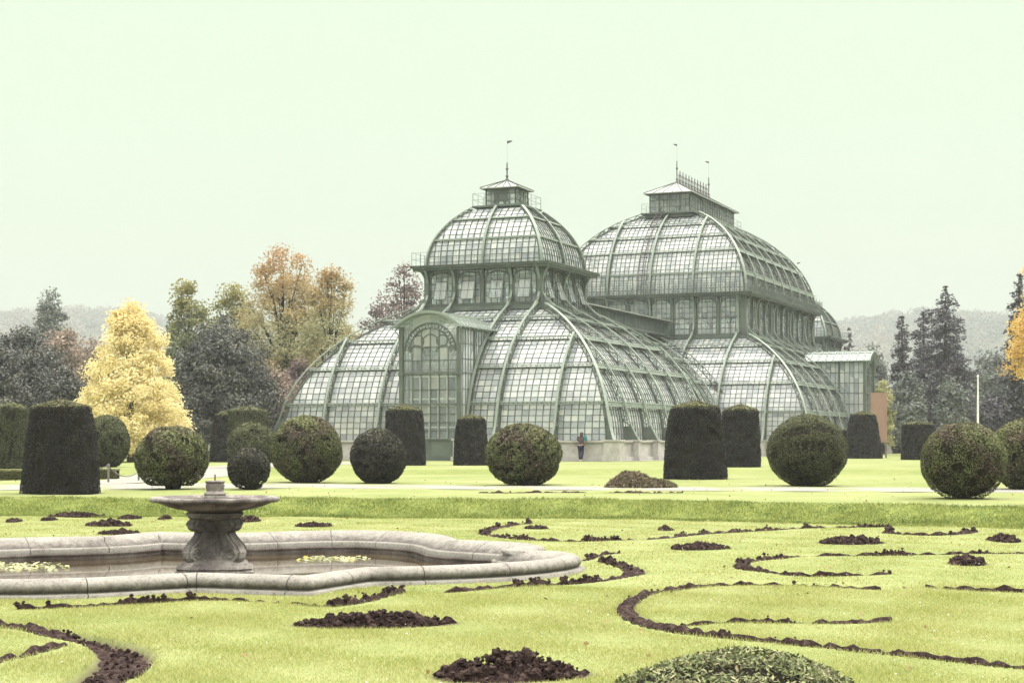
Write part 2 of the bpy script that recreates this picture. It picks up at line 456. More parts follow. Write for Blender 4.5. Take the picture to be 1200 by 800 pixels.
def make_ground():
    ys = np.r_[np.linspace(-14, 11, 30), np.arange(11.1, 24, .055), np.arange(24, 46, .11), np.arange(46.5, 80, .5), np.arange(81, 200, 4), np.geomspace(205, 5200, 24)]
    cs = np.linspace(-.62, .62, 560)
    Yg, Cg = np.meshgrid(ys, cs, indexing='ij')
    Xg = Cg*(Yg+16)
    x, y = Xg.ravel(), Yg.ravel()
    z = HT(x, y)
    near = np.where((y > 9) & (y < 60))[0]
    soil = np.zeros(len(x)); tm = trench_mask(x[near], y[near]); hm = heap_mask(x[near], y[near])
    soil[near] = np.maximum(tm, hm)
    z[near] -= .085*tm
    z[near] += .012*np.sin(x[near]*2.1+np.sin(y[near]*1.3)*2)*np.sin(y[near]*1.7)
    inn = inside(poly_off(OUT, .14), x[near], y[near]); z[near[inn]] = -.6
    z[y > 300] = .5
    V = np.stack([x, y, z], 1)
    nr, nc = Xg.shape
    i = np.arange(nr*nc).reshape(nr, nc)
    Q = np.stack([i[:-1, :-1], i[:-1, 1:], i[1:, 1:], i[1:, :-1]], -1).reshape(-1, 4)
    o = np_mesh('lawn', V, Q, M['ground'], smooth=True)
    s = (y-bank_foot(x))/2.4
    rg = smooth((s+.35)/.35)*(1-smooth((s-.75)/.3))
    rg = np.maximum(rg, .45*smooth((y-66.5)/1.5)*(1-smooth((y-71)/1.5)))
    for nm, val in (('rough_grass', rg), ('soil_and_shade', soil)):
        a = o.data.attributes.new(nm, 'FLOAT', 'POINT'); a.data.foreach_set('value', val.astype(np.float32))
    tag(o, 'mown lawn with dug scroll lines and a low grass bank', 'lawn', kind='structure')
make_ground()

def blades(n, y0, y1, h, w, mat, name, label, cond=None):
    # uniform per ground area inside a fan
    y = np.sqrt(rng.random(n)*(y1**2-y0**2)+y0**2); c = (rng.random(n)*2-1)*.56
    x = c*y
    k = (trench_mask(x, y) < .35) & (heap_mask(x, y) < .4)
    k &= ~inside(poly_off(OUT, -.02), x, y)
    if y1 < 40:
        for dd in (.12, .25, .38): k &= (trench_mask(x*(1+dd/y), y+dd) < .5) | (rng.random(n) < .35)
    if cond is not None: k &= cond(x, y)
    x, y = x[k], y[k]; n = len(x)
    z = HT(x, y)+.012*np.sin(x*2.1+np.sin(y*1.3)*2)*np.sin(y*1.7)-.004
    hh = h*(.5+.9*rng.random(n))*(1+.5*np.sin(x*3.1+y)*np.sin(y*2.3-x*.7)); ww = w*(.7+.6*rng.random(n))
    t = rng.random(n)*2*np.pi; l = rng.normal(size=(n, 2))*.55
    A = np.stack([x-np.cos(t)*ww/2, y-np.sin(t)*ww/2, z], 1); B = np.stack([x+np.cos(t)*ww/2, y+np.sin(t)*ww/2, z], 1)
    C = np.stack([x+l[:, 0]*hh, y+l[:, 1]*hh, z+hh], 1)
    V = np.stack([A, B, C], 1).reshape(-1, 3)
    o = np_mesh(name, V, np.arange(3*n).reshape(n, 3), mat, rnd=rng.random(n))
    tag(o, label, 'grass', kind='stuff')
blades(600000, 11.2, 20, .024, .0065, M['blade'], 'near_grass', 'short yellow green grass blades on the near lawn')
blades(420000, 20, 39, .020, .013, M['blade'], 'short_grass', 'short yellow green grass blades round the pool', cond=lambda x, y: y < bank_foot(x)+.2)
blades(640000, 30, 44, .05, .013, M['blade_long'], 'long_grass', 'longer darker grass on the slope of the bank', cond=lambda x, y: (y > bank_foot(x)-.5) & (y < bank_foot(x)+2.2))
def flecks():
    n = 3000
    y = np.sqrt(rng.random(n)*(36**2-11.5**2)+11.5**2); x = (rng.random(n)*2-1)*.34*y
    k = (np.sin(x*1.7+2*np.sin(y*.9))+np.sin(y*1.3-x*.6)+rng.normal(size=n)*.8 > .2) & (trench_mask(x, y) < .2) & ~inside(poly_off(OUT, -.1), x, y)
    x, y = x[k], y[k]
    P = np.stack([x, y, np.full(len(x), .036)], 1)
    V, Q = leaf_geo(P, np.tile([0, -.3, 1.], (len(x), 1)), .014, .012, .5)
    tag(np_mesh('daisies', V, Q, M['petal'], rnd=rng.random(len(Q))), 'tiny white daisies and petals scattered over the lawn', 'flowers', kind='stuff')
flecks()

def fbm(P, s, seed=0, octs=3):
    """cheap smooth pseudo-noise from sines, about -1..1"""
    r = np.random.default_rng(seed); v = np.zeros(len(P)); a = 1.; tot = 0
    for o in range(octs):
        for _ in range(3):
            d = r.normal(size=P.shape[1])*s*(2.1**o); v += a*np.sin(P@d+r.random()*7)
        tot += a*1.9; a *= .55
    return v/tot

# soil beds
def soil_lines():
    for (P, w), L in zip(LW, LINES):
        if L[3] is None: lab, z0 = 'thin dark soil cut in the grass along the near edge of the gravel path', .35
        else: lab, z0 = L[3], 0.
        n = len(P); d = np.gradient(P, axis=0); d /= np.linalg.norm(d, axis=1, keepdims=True)+1e-9
        s = np.stack([-d[:, 1], d[:, 0]], 1); m = 9
        V = np.zeros((n, m, 3)); tt = np.linspace(-1, 1, m)
        for j, t in enumerate(tt):
            V[:, j, :2] = P+s*((w+.012)*t*1.05*(1+.28*fbm(P+[t, 0], 6, 11+(t > 0), 3)))[:, None]
        q = V.reshape(-1, 3)
        nz = fbm(q[:, :2], 9, 3, 4).reshape(n, m); lump = np.clip(fbm(q[:, :2], 5, 9, 2).reshape(n, m), 0, 1)
        prof = (1-tt**2)[None, :]
        up = (1-smooth((w-.10)/.06))[:, None]       # narrow lines stand proud, wide trenches are sunk
        V[:, :, 2] = z0-.06+(.03*nz)+.012*fbm(q[:, :2], 40, 8, 2).reshape(n, m) + up*(.086*prof**.7+.012*nz*prof+L[2]*.045*lump*prof)
        i = np.arange(n*m).reshape(n, m)
        Q = np.stack([i[:-1, :-1], i[:-1, 1:], i[1:, 1:], i[1:, :-1]], -1).reshape(-1, 4)
        # clods
        nc = int(max(0, L[2]-.15)*n*3.2) + int((w > .12).sum()*3); Vs = [V.reshape(-1, 3)]; Qs = [Q]; off = n*m
        for _ in range(nc):
            k = rng.integers(n); 
            if up[k, 0] > .5 and lump[k].max() < .35: continue
            c = np.array([*(P[k]+s[k]*w[k]*rng.uniform(-.8, .8)), V[k, 4, 2]+rng.uniform(-.005, .02)])
            v, f = clod(c, rng.uniform(.006, .018)*(1+1.6*rng.random()**6)*(.8+L[2]*.8)); Vs.append(v); Qs.append(f+off); off += len(v)
        o = np_mesh('soil_bed', np.concatenate(Vs), np.concatenate(Qs), M['soil'], smooth=False)
        tag(o, lab, 'soil bed', 'dug lines of the scroll beds')
def clod(c, r):
    nu, nv = 6, 5
    u = np.arange(nu)/nu*2*np.pi; v = np.linspace(.15, np.pi-.15, nv)
    U, W = np.meshgrid(u, v)
    D = np.stack([np.sin(W)*np.cos(U), np.sin(W)*np.sin(U), np.cos(W)*.8], -1).reshape(-1, 3)
    D = D*(1+.35*rng.normal(size=(len(D), 1)).clip(-1, 1))*r+c
    i = np.arange(nu*nv).reshape(nv, nu); j = np.roll(i, -1, axis=1)
    Q = np.stack([i[:-1], j[:-1], j[1:], i[1:]], -1).reshape(-1, 4)
    return D, Q
soil_lines()
def soil_heaps():
    for (hx, hy, a, b, h), H in zip(HW, HEAPS):
        n, m = (90, 40) if a > .5 and hy < 18 else (44, 20)
        r = np.linspace(0, 1.05, m); t = np.linspace(0, 2*np.pi, n, endpoint=False)
        Rr, T = np.meshgrid(r, t, indexing='ij')
        rag = 1+.16*np.sin(3*T+hx)+.08*np.sin(7*T+hy)
        X = hx+a*Rr*np.cos(T)*rag; Y = hy+b*Rr*np.sin(T)*rag
        q = np.stack([X.ravel(), Y.ravel()], 1)
        sc = 14 if hy < 18 else 8
        nz = fbm(q, sc, 5, 4).reshape(m, n); n2 = np.abs(fbm(q, sc*.4, 6, 2)).reshape(m, n)
        Z = -.04 + h*np.clip(1-Rr**1.5, 0, 1)*(.45+.9*n2+.35*nz) + .02*nz
        V = np.stack([X, Y, Z], -1).reshape(-1, 3)
        i = np.arange(m*n).reshape(m, n); j = np.roll(i, -1, axis=1)
        Q = np.stack([i[:-1], j[:-1], j[1:], i[1:]], -1).reshape(-1, 4)
        Vs = [V]; Qs = [Q]; off = len(V)
        for _ in range(int(700*min(1.5, a))+20):
            rr, tt = rng.random()**.6*.95, rng.random()*6.28
            x, y = hx+a*rr*math.cos(tt), hy+b*rr*math.sin(tt)
            c = np.array([x, y, h*max(0, 1-rr**1.5)*rng.uniform(.45, .95)])
            v, f = clod(c, (.009+.04*rng.random()**5)*(1 if hy < 18 else 1.35)); Vs.append(v); Qs.append(f+off); off += len(v)
        tag(np_mesh('soil_heap', np.concatenate(Vs), np.concatenate(Qs), M['soil']), H[5], 'soil heap', 'soil heaps on the lawn')
soil_heaps()

# gravel paths
def strip(name, left, right, label, dz=.006, n=120):
    A = np.array(left, float); B = np.array(right, float)
    def rs(P):
        d = np.r_[0, np.cumsum(np.hypot(*np.diff(P, axis=0).T))]; t = np.linspace(0, d[-1], n)
        X = np.interp(t, d, P[:, 0]); Yv = np.interp(t, d, P[:, 1])
        for _ in range(4):
            for S in (X, Yv):
                c = S.copy(); c[2:-2] = (S[:-4]+S[4:]+2*S[2:-2])/4; S[:] = c
        return np.stack([X, Yv], 1)
    A, B = rs(A), rs(B); m = 12
    V = np.zeros((n, m, 3))
    for j in range(m):
        V[:, j, :2] = A+(B-A)*j/(m-1)
    V[:, :, 2] = HT(V[:, :, 0], V[:, :, 1])+dz
    i = np.arange(n*m).reshape(n, m)
    Q = np.stack([i[:-1, :-1], i[:-1, 1:], i[1:, 1:], i[1:, :-1]], -1).reshape(-1, 4)
    tag(np_mesh(name, V.reshape(-1, 3), Q, M['gravel'], smooth=True), label, 'path', kind='structure')
strip('gravel_path', [mid(-300, 575.5), mid(0, 574.3), mid(150, 573), mid(330, 571.5), mid(520, 573), mid(700, 574.3), mid(900, 575.2), mid(1150, 576.7), mid(1500, 579)],
      [mid(-300, 568.5), mid(0, 568), mid(150, 566), mid(330, 566.4), mid(520, 568.5), mid(700, 570), mid(900, 570.8), mid(1150, 571.6), mid(1500, 573)],
      'pale gravel path crossing the lawn between the clipped balls')
strip('gravel_branch', [mid(96, 568), mid(180, 565), mid(262, 558.5), mid(300, 553.5), mid(345, 549.5), mid(420, 547)],
      [mid(128, 561), mid(168, 555), mid(232, 551), mid(282, 547.5), mid(330, 545.5), mid(420, 544)], 'pale gravel path bending back to the left towards the glass house', .011)

# ------------------------------------------------------------------ pool
def pool():
    P = OUT; n0 = len(P)
    # soften the outline a little where it curves and add points along it
    pts = []
    for i in range(n0):
        a, b = P[i], P[(i+1) % n0]; k = max(2, int(np.linalg.norm(b-a)/.12))
        for j in range(k): pts.append(a+(b-a)*j/k)
    D = np.array(pts); n = len(D)
    sharp = [np.array(p) for p in ((-3.56, 19.3), (-2.25, 18.85), (-1.68, 20.15), (0, 23.5), (.43, 24.6), (-.8, 25.9), (-3.6, 28.4))]
    sharp += [2*PC-s for s in sharp]
    keep = np.min([np.hypot(*(D-s).T) for s in sharp], axis=0)
    lam = np.clip(keep/.25, 0, 1)[:, None]*.5
    for _ in range(14):
        D = D+lam*((np.roll(D, 1, 0)+np.roll(D, -1, 0))/2-D)
    arc = np.r_[0, np.cumsum(np.hypot(*np.diff(np.vstack([D, D[:1]]), axis=0).T))]
    prof = [(-.10, -.05), (-.10, .035), (-.03, .045), (0, .05), (-.045, .075), (-.06, .115), (-.035, .16), (.02, .195), (.09, .21), (.18, .195), (.30, .14), (.40, .075), (.47, .045), (.485, .03), (.485, -.035)]
    def rings(prof, name, mat, par):
        R_ = []
        for d, z in prof:
            O = poly_off(D, d)
            if d > .2:
                for _ in range(int(3+d*14)): O = O*.5+(np.roll(O, 1, 0)+np.roll(O, -1, 0))*.25
            R_.append(np.c_[O, np.full(n, z)])
        V = np.concatenate(R_); m = len(prof)
        i = np.arange(m*n).reshape(m, n); j = np.roll(i, -1, axis=1)
        Q = np.stack([i[:-1], j[:-1], j[1:], i[1:]], -1).reshape(-1, 4)
        o = np_mesh(name, V, Q, mat, parent=par, smooth=True)
        uv = o.data.uv_layers.new(name='UVMap')
        U = np.zeros((m-1, n, 4, 2)); a0 = np.tile(arc[:-1], (m-1, 1)); a1 = np.tile(arc[1:], (m-1, 1))
        U[:, :, 0, 0] = a0; U[:, :, 1, 0] = a1; U[:, :, 2, 0] = a1; U[:, :, 3, 0] = a0
        uv.data.foreach_set('uv', U.astype(np.float32).ravel())
        return o
    root = empty('fountain_pool', (0, 0, 0))
    tag(root, 'lobed stone pool rim round the fountain on the lower lawn', 'pool')
    rings(prof, 'stone_rim', M['rim_stone'], root)
    rings([(.47, -.035), (.53, -.04), (.53, -.06), (.515, -.075), (.525, -.1), (.515, -.13), (.52, -.2), (.52, -.45)], 'inner_wall', M['wet_stone'], root)
    W = poly_off(D, .5)
    for _ in range(6): W = W*.5+(np.roll(W, 1, 0)+np.roll(W, -1, 0))*.25
    V = np.c_[W, np.full(n, -.14)]
    Q = np.array(tessellate_polygon([[Vector(p) for p in V]]))
    tag(np_mesh('water', V, Q, M['water']), 'dark still water in the stone pool', 'water', kind='structure')
pool()
def pads(name, pxs, n, label):
    P = []
    for _ in range(n):
        x0, x1, y0, y1 = pxs; u = rng.random()
        px, py = x0+(x1-x0)*u, y0+(y1-y0)*rng.random()
        x, y = at(px+rng.normal()*7, py+rng.normal()*.7, 1.84); P.append((x, y, -.132+.012*rng.random()))
    P = np.array(P)
    V, Q = leaf_geo(P, np.tile([0, -.25, 1.], (n, 1)), .075, .07, .22)
    tag(np_mesh(name, V, Q, mat_leaf(name+'_leaf', [(0, (.13, .14, .05)), (.3, (.25, .25, .13)), (.8, (.36, .36, .24)), (.9, (.45, .36, .05)), (1, (.42, .44, .34))], trans=.2), rnd=rng.random(n)), label, 'water plants', kind='stuff')
pads('lily_leaves', (-20, 72, 660, 668), 150, 'yellow and pale water lily leaves floating at the left of the pool')
pads('floating_leaves', (350, 426, 652.5, 657), 110, 'pale floating leaves and yellow blooms right of the fountain')

def fountain():
    Y = 23.5; X = -348/F*Y
    root = empty('stone_fountain', (X, Y, -.14), R(8))
    tag(root, 'old stone fountain with wide bowl on a scrolled pedestal standing in the pool', 'fountain')
    st = M['fountain_stone']
    b = MB()
    def sq(prof, m=b, k=8):
        # eight-sided, corners cut
        i = len(m.v)
        for h, z in prof:
            c = h*.60
            for x, y in ((h, -c), (h, c), (c, h), (-c, h), (-h, c), (-h, -c), (-c, -h), (c, -h)):
                m.v.append((x, y, z))
        for r in range(len(prof)-1):
            for j in range(8):
                j2 = (j+1) % 8; m.f.append((i+r*8+j, i+r*8+j2, i+r*8+8+j2, i+r*8+8+j)); m.mi.append(0)
        m.f.append(tuple(i+j for j in range(8))[::-1]); m.mi.append(0)
        e = i+8*(len(prof)-1); m.f.append(tuple(e+j for j in range(8))); m.mi.append(0)
    sq([(.52, -.1), (.52, .06), (.50, .075), (.50, .09), (.515, .105), (.50, .135), (.45, .15), (.44, .175), (.40, .20), (.30, .23)])
    sq([(.25, .2), (.24, .30), (.205, .42), (.17, .56), (.165, .66), (.19, .74), (.22, .78)])
    sq([(.22, .765), (.33, .775), (.36, .80), (.36, .82), (.385, .83), (.385, .85), (.33, .86), (.2, .865)])
    ped = b.build('pedestal', st, root)
    # four double scrolls on the corners
    S = [(.20, .19), (.36, .195), (.40, .25), (.41, .33), (.375, .41), (.30, .48), (.245, .55), (.235, .60), (.29, .61), (.335, .65), (.345, .71), (.31, .765), (.22, .775), (.12, .7), (.10, .5), (.12, .3)]
    for k in range(4):
        t = R(45+90*k); d = Vector((math.cos(t), math.sin(t), 0)); s = Vector((-math.sin(t), math.cos(t), 0))
        m = MB()
        for wsc, inset in ((.19, 0.0), (.08, .022)):
            i = len(m.v); n = len(S)
            for sg in (-1, 1):
                for r, z in S:
                    m.v.append(tuple(d*((r*1.24 if r > .15 else r)+inset) + s*sg*wsc/2 + Vector((0, 0, z))))
            for j in range(n):
                j2 = (j+1) % n; m.f.append((i+j, i+j2, i+n+j2, i+n+j)); m.mi.append(0)
            m.f.append(tuple(i+j for j in range(n))[::-1]); m.mi.append(0); m.f.append(tuple(i+n+j for j in range(n))); m.mi.append(0)
        for (r, z, rad) in ((.41, .31, .085), (.355, .69, .068)):
            for sg in (-1, 1):
                pts = []
                for q in range(20):
                    a = q/19*2*math.pi*1.6; rr = rad*(1-.75*q/19)
                    pts.append(d*(r+rr*math.cos(a)) + s*sg*.098 + Vector((0, 0, z+rr*math.sin(a))))
                m.tube(pts, .017, 5)
        m.build('scroll', st, ped)
    bw = MB()
    bw.lathe([(.2, .86), (.36, .865), (.40, .885), (.52, .905), (.66, .945), (.76, .985), (.80, 1.0), (.845, 1.0), (.875, 1.015), (.885, 1.04), (.875, 1.062), (.84, 1.072), (.76, 1.068), (.72, 1.045), (.3, 1.02), (.1, 1.02)], 64)
    bo = bw.build('bowl', st, root, smooth=True)
    w = MB(); w.lathe([(.735, 1.046), (.74, 1.05)], 48); w.build('bowl_water', M['water'], root)
    f = MB()
    f.lathe([(.155, 1.05), (.155, 1.075), (.14, 1.085), (.15, 1.10), (.15, 1.12), (.125, 1.135), (.115, 1.15), (.125, 1.2), (.13, 1.24), (.115, 1.25), (.13, 1.262), (.135, 1.28), (.12, 1.292), (.05, 1.295)], 28)
    f.build('finial', st, root, smooth=False)
    nz = MB(); nz.lathe([(.012, 1.29), (.010, 1.375), (.004, 1.38)], 8)
    nz.build('nozzle', mat_noise('rust', [(.3, (.12, .05, .03)), (.7, (.2, .1, .06))], 20, .7), root)
fountain()

# ------------------------------------------------------------------ palm house
TH = .393; C1 = (-.326, 113.55)
house = empty('glass_palm_house', (C1[0], C1[1], .5), -TH)
tag(house, 'huge green iron and glass palm house with curved vaults and three domes', 'greenhouse')
ZW = 1.2
def house_world(u, v):
    s, c = math.sin(TH), math.cos(TH); return (C1[0]+u*c+v*s, C1[1]-u*s+v*c)

class Prof:
    def __init__(s, I, z0, H, T): s.I, s.z0, s.H, s.T = I, z0, H, R(T)
    def t(s, x): return x*s.T
    def inset(s, x): return s.I*(1-math.cos(s.t(x)))/(1-math.cos(s.T))
    def z(s, x): return s.z0+s.H*math.sin(s.t(x))/math.sin(s.T)
    def nrm(s, x):
        a = s.H*math.cos(s.t(x))/math.sin(s.T); b = s.I*math.sin(s.t(x))/(1-math.cos(s.T)); L = math.hypot(a, b); return a/L, b/L
    def at_z(s, z): return math.asin(min(1, (z-s.z0)/s.H*math.sin(s.T)))/s.T
    def at_inset(s, i):
        if i >= s.I: return 1.
        return math.acos(1-i*(1-math.cos(s.T))/s.I)/s.T

class Face:
    """one curved face: e = along, n = outward, half = half length at the foot, depth = distance of foot from the centre"""
    def __init__(s, c, e, n, half, depth, prof, hip=True):
        s.c = Vector((c[0], c[1], 0)); s.e = Vector((e[0], e[1], 0)); s.n = Vector((n[0], n[1], 0)); s.half, s.depth, s.p, s.hip = half, depth, prof, hip
    def P(s, a, x, off=0.):
        no, nz = s.p.nrm(x)
        return s.c+s.e*a+s.n*(s.depth-s.p.inset(x)+no*off)+Vector((0, 0, s.p.z(x)+nz*off))
    def N(s, x):
        no, nz = s.p.nrm(x); return s.n*no+Vector((0, 0, nz))
    def w(s, x): return s.half-s.p.inset(x) if s.hip else s.half
    def smax(s, a): return s.p.at_inset(s.half-abs(a)) if s.hip else 1.

def rect_faces(c, A, B, prof):
    return [Face(c, (1, 0), (0, -1), A, B, prof), Face(c, (0, 1), (1, 0), B, A, prof), Face(c, (-1, 0), (0, 1), A, B, prof), Face(c, (0, -1), (-1, 0), B, A, prof)]

def glaze(face, rows, pw, part_name, parent, barw=.045, bard=.05):
    n = max(2, int(round(2*face.half/pw)/2)*2); cols = [(-1+2*i/n)*face.half for i in range(n+1)]
    g = MB(); vid = {}
    def vert(a, x):
        k = (round(a, 4), round(x, 5))
        if k not in vid: vid[k] = len(g.v); g.v.append(tuple(face.P(a, x)))
        return vid[k]
    for j in range(len(rows)-1):
        x0, x1 = rows[j], rows[j+1]; w0, w1 = face.w(x0), face.w(x1)
        for i in range(n):
            a, b = cols[i], cols[i+1]
            q = [vert(max(-w0, min(w0, a)), x0), vert(max(-w0, min(w0, b)), x0), vert(max(-w1, min(w1, b)), x1), vert(max(-w1, min(w1, a)), x1)]
            u = []
            for k in q:
                if k not in u: u.append(k)
            if len(u) >= 3: g.f.append(tuple(u)); g.mi.append(0)
    go = g.build(part_name, M['glass'], parent, rnd=True)
    b = MB()
    for a in cols:
        sm = face.smax(a)
        if sm < .03: continue
        k = max(3, int(14*sm)); xs = [sm*i/k for i in range(k+1)]
        b.sweep([face.P(a, x, -.012) for x in xs], face.e, [face.N(x) for x in xs], barw, bard)
    for x in rows[1:-1]:
        w = face.w(x)
        if w > .1: b.sweep([face.P(-w, x, -.008), face.P(w, x, -.008)], [face.N(x).cross(face.e)]*2, [face.N(x)]*2, .028, .03)
    bo = b.build('glazing_bars', M['bar'], go)
    return go

def flare(z0, z): return .55*max(0., 1-(z-z0)/1.7)**2.2

def rib(face, a, parent, w=.14, depth=.42, name='rib', foot=True, smin=0., lat=True, slim=None):
    sm = min(face.smax(a), slim or 1.)
    if sm < .12: return
    n = max(6, int(26*sm)); xs = [smin+(sm-smin)*i/n for i in range(n+1)]
    z0 = face.p.z0
    off = [depth+(flare(z0, face.p.z(x)) if foot else 0) for x in xs]
    m = MB(); N = [face.N(x) for x in xs]
    m.sweep([face.P(a, x, o) for x, o in zip(xs, off)], face.e, N, w, .07, 0)
    m.sweep([face.P(a, x, .05) for x in xs], face.e, N, w*.8, .06, 1)
    for i in range(n):
        if foot and face.p.z(xs[i+1])-z0 < 1.0:
            p = [face.P(a, xs[i], .1), face.P(a, xs[i+1], .1), face.P(a, xs[i+1], off[i+1]), face.P(a, xs[i], off[i])]
            for s in (-.03, .03): m.quad(*[q+face.e*s for q in p], 1)
        else:
            A_, B_ = (.1, off[i+1]) if i % 2 else (off[i], .1)
            m.beam(face.P(a, xs[i], A_), face.P(a, xs[i+1], B_), .05, .04, face.e, 1)
            m.beam(face.P(a, xs[i], off[i]), face.P(a, xs[i], .1), .035, .035, face.e, 1)
    return m.build(name, [M['paint_light'], M['paint']], parent)

def hip_rib(c, A, B, prof, sx, sy, parent, depth=.4, foot=True, w=.17, name='hip_rib'):
    """rib along the corner where two faces meet"""
    n = 30; c = Vector((c[0], c[1], 0)); m = MB(); o1, o2, nn = [], [], []
    d = Vector((sx, sy, 0)); side = Vector((-sy, sx, 0)).normalized()
    for i in range(n+1):
        x = i/n; ins = prof.inset(x); no, nz = prof.nrm(x); z = prof.z(x)
        N = (d*no+Vector((0, 0, nz))).normalized()
        base = c+Vector((sx*(A-ins), sy*(B-ins), z)); f = depth+(flare(prof.z0, z)*1.1 if foot else 0)
        o1.append(base+N*f); o2.append(base+N*.02); nn.append(N)
    m.sweep(o1, side, nn, w, .07, 0); m.sweep(o2, side, nn, w, .07, 1)
    for i in range(n):
        z = prof.z(i/n)
        if foot and z-prof.z0 < 1.:
            for s in (-.04, .04): m.quad(*[q+side*s for q in (o2[i], o2[i+1], o1[i+1], o1[i])], 1)
        else:
            m.beam(o1[i] if i % 2 else o2[i], o2[i+1] if i % 2 else o1[i+1], .05, .04, side, 1)
    return m.build(name, [M['paint_light'], M['paint']], parent)

def purlin(face, x, parent, depth=.34, step=.3, band=.15):
    w = face.w(x)+.1; N = face.N(x); T = N.cross(face.e)
    m = MB()
    m.sweep([face.P(-w, x, depth-.03), face.P(w, x, depth-.03)], [T]*2, [N]*2, .05, .04, 0)
    m.sweep([face.P(-w, x, .03), face.P(w, x, .03)], [T]*2, [N]*2, .07, .06, 1)
    m.sweep([face.P(-w, x, depth-.02)-T*band, face.P(w, x, depth-.02)-T*band], [T]*2, [N]*2, .035, .03, 0)
    if band > .2: m.sweep([face.P(-w, x, depth-.05)-T*band*.5, face.P(w, x, depth-.05)-T*band*.5], [T]*2, [N]*2, band*.7, .02, 0)
    k = int(2*w/step)
    for i in range(k+1):
        a = -w+2*w*i/k; m.beam(face.P(a, x, .09), face.P(a, x, depth), .03, .025, T, 1)
        m.beam(face.P(a, x, depth-.01), face.P(a, x, depth-.01)-T*band, .03, .025, N, 0)
    return m.build('purlin', [M['paint_light'], M['paint']], parent)

def rows_for(prof, zs, per):
    xs = [0.]+[prof.at_z(z) for z in zs]+[1.]; r = []
    for i in range(len(xs)-1):
        k = max(1, int(round(per*(prof.z(xs[i+1])-prof.z(xs[i])+ .55*(prof.inset(xs[i+1])-prof.inset(xs[i]))))))
        r += [xs[i]+(xs[i+1]-xs[i])*j/k for j in range(k)]
    return r+[1.], xs[1:-1]

def ring_box(m, c, A, B, a, b, z0, z1, mi=0):
    """rectangular frame, outer half sizes A,B inner a,b"""
    x, y = c[0], c[1]
    m.box((x, y-(B+b)/2, (z0+z1)/2), (2*A, B-b, z1-z0), mi); m.box((x, y+(B+b)/2, (z0+z1)/2), (2*A, B-b, z1-z0), mi)
    m.box((x-(A+a)/2, y, (z0+z1)/2), (A-a, 2*b, z1-z0), mi); m.box((x+(A+a)/2, y, (z0+z1)/2), (A-a, 2*b, z1-z0), mi)

def base_wall(c, A, B, ribs_u, ribs_v, gaps=()):
    m = MB()
    ring_box(m, c, A+.62, B+.62, A-.1, B-.1, 0, 1.1)
    ring_box(m, c, A+.80, B+.80, A+.622, B+.622, -.1, .24)
    ring_box(m, c, A+.74, B+.74, A-.16, B-.16, 1.102, 1.2)
    def butt(x, y, sx, sy):
        m.box((x, y, .62), (sx, sy, 1.24)); m.box((x, y, .14), (sx+.16, sy+.16, .30)); m.box((x, y, 1.20), (sx+.12, sy+.12, .10))
    for u in ribs_u:
        for sg in (-1, 1): butt(c[0]+u, c[1]+sg*(B+.75), .42, .62)
    for v in ribs_v:
        for sg in (-1, 1): butt(c[0]+sg*(A+.75), c[1]+v, .62, .42)
    for sx in (-1, 1):
        for sy in (-1, 1): butt(c[0]+sx*(A+.72), c[1]+sy*(B+.72), .95, .95)
    return m.build('base_wall', M['stone_white'], house)

def catmull(P, n=8):
    P = [Vector(p) for p in P]; Q = [P[0]*2-P[1]]+P+[P[-1]*2-P[-2]]; r = []
    for i in range(1, len(Q)-2):
        for j in range(n):
            t = j/n; a, b, c, d = Q[i-1], Q[i], Q[i+1], Q[i+2]
            r.append(.5*((2*b)+(c-a)*t+(2*a-5*b+4*c-d)*t*t+(3*b-a-3*c+d)*t**3))
    return r+[P[-1]]

def bracket(c, e, n, a, Dv, Dc, Dk, zv, zk, parent):
    """C-shaped iron bracket from the vault shoulder up the column to the cornice"""
    c = Vector((c[0], c[1], 0)); e = Vector((*e, 0)); n = Vector((*n, 0)); o = c+e*a
    def P(d, z): return o+n*d+Vector((0, 0, z))
    pts = catmull([P(Dv+.95, zv+.02), P(Dv+.42, zv+.42), P(Dc+.22, zv+1.05), P(Dc+.14, (zv+zk)/2+.25), P(Dc+.24, zk-.65), P(Dc+.5, zk-.2), P(Dk-.05, zk-.03)])
    m = MB(); N = []
    for i in range(len(pts)):
        d = pts[min(i+1, len(pts)-1)]-pts[max(i-1, 0)]; N.append(d.cross(e).normalized())
    m.sweep(pts, e, N, .15, .09, 0)
    for (d, z, r) in ((Dc+.42, zv+.62, .2),):
        ring = [P(d+r*math.cos(t), z+r*math.sin(t)) for t in [i/14*2*math.pi for i in range(15)]]
        m.tube(ring, .03, 5, 1)
    return m.build('bracket', [M['paint_light'], M['paint']], parent)

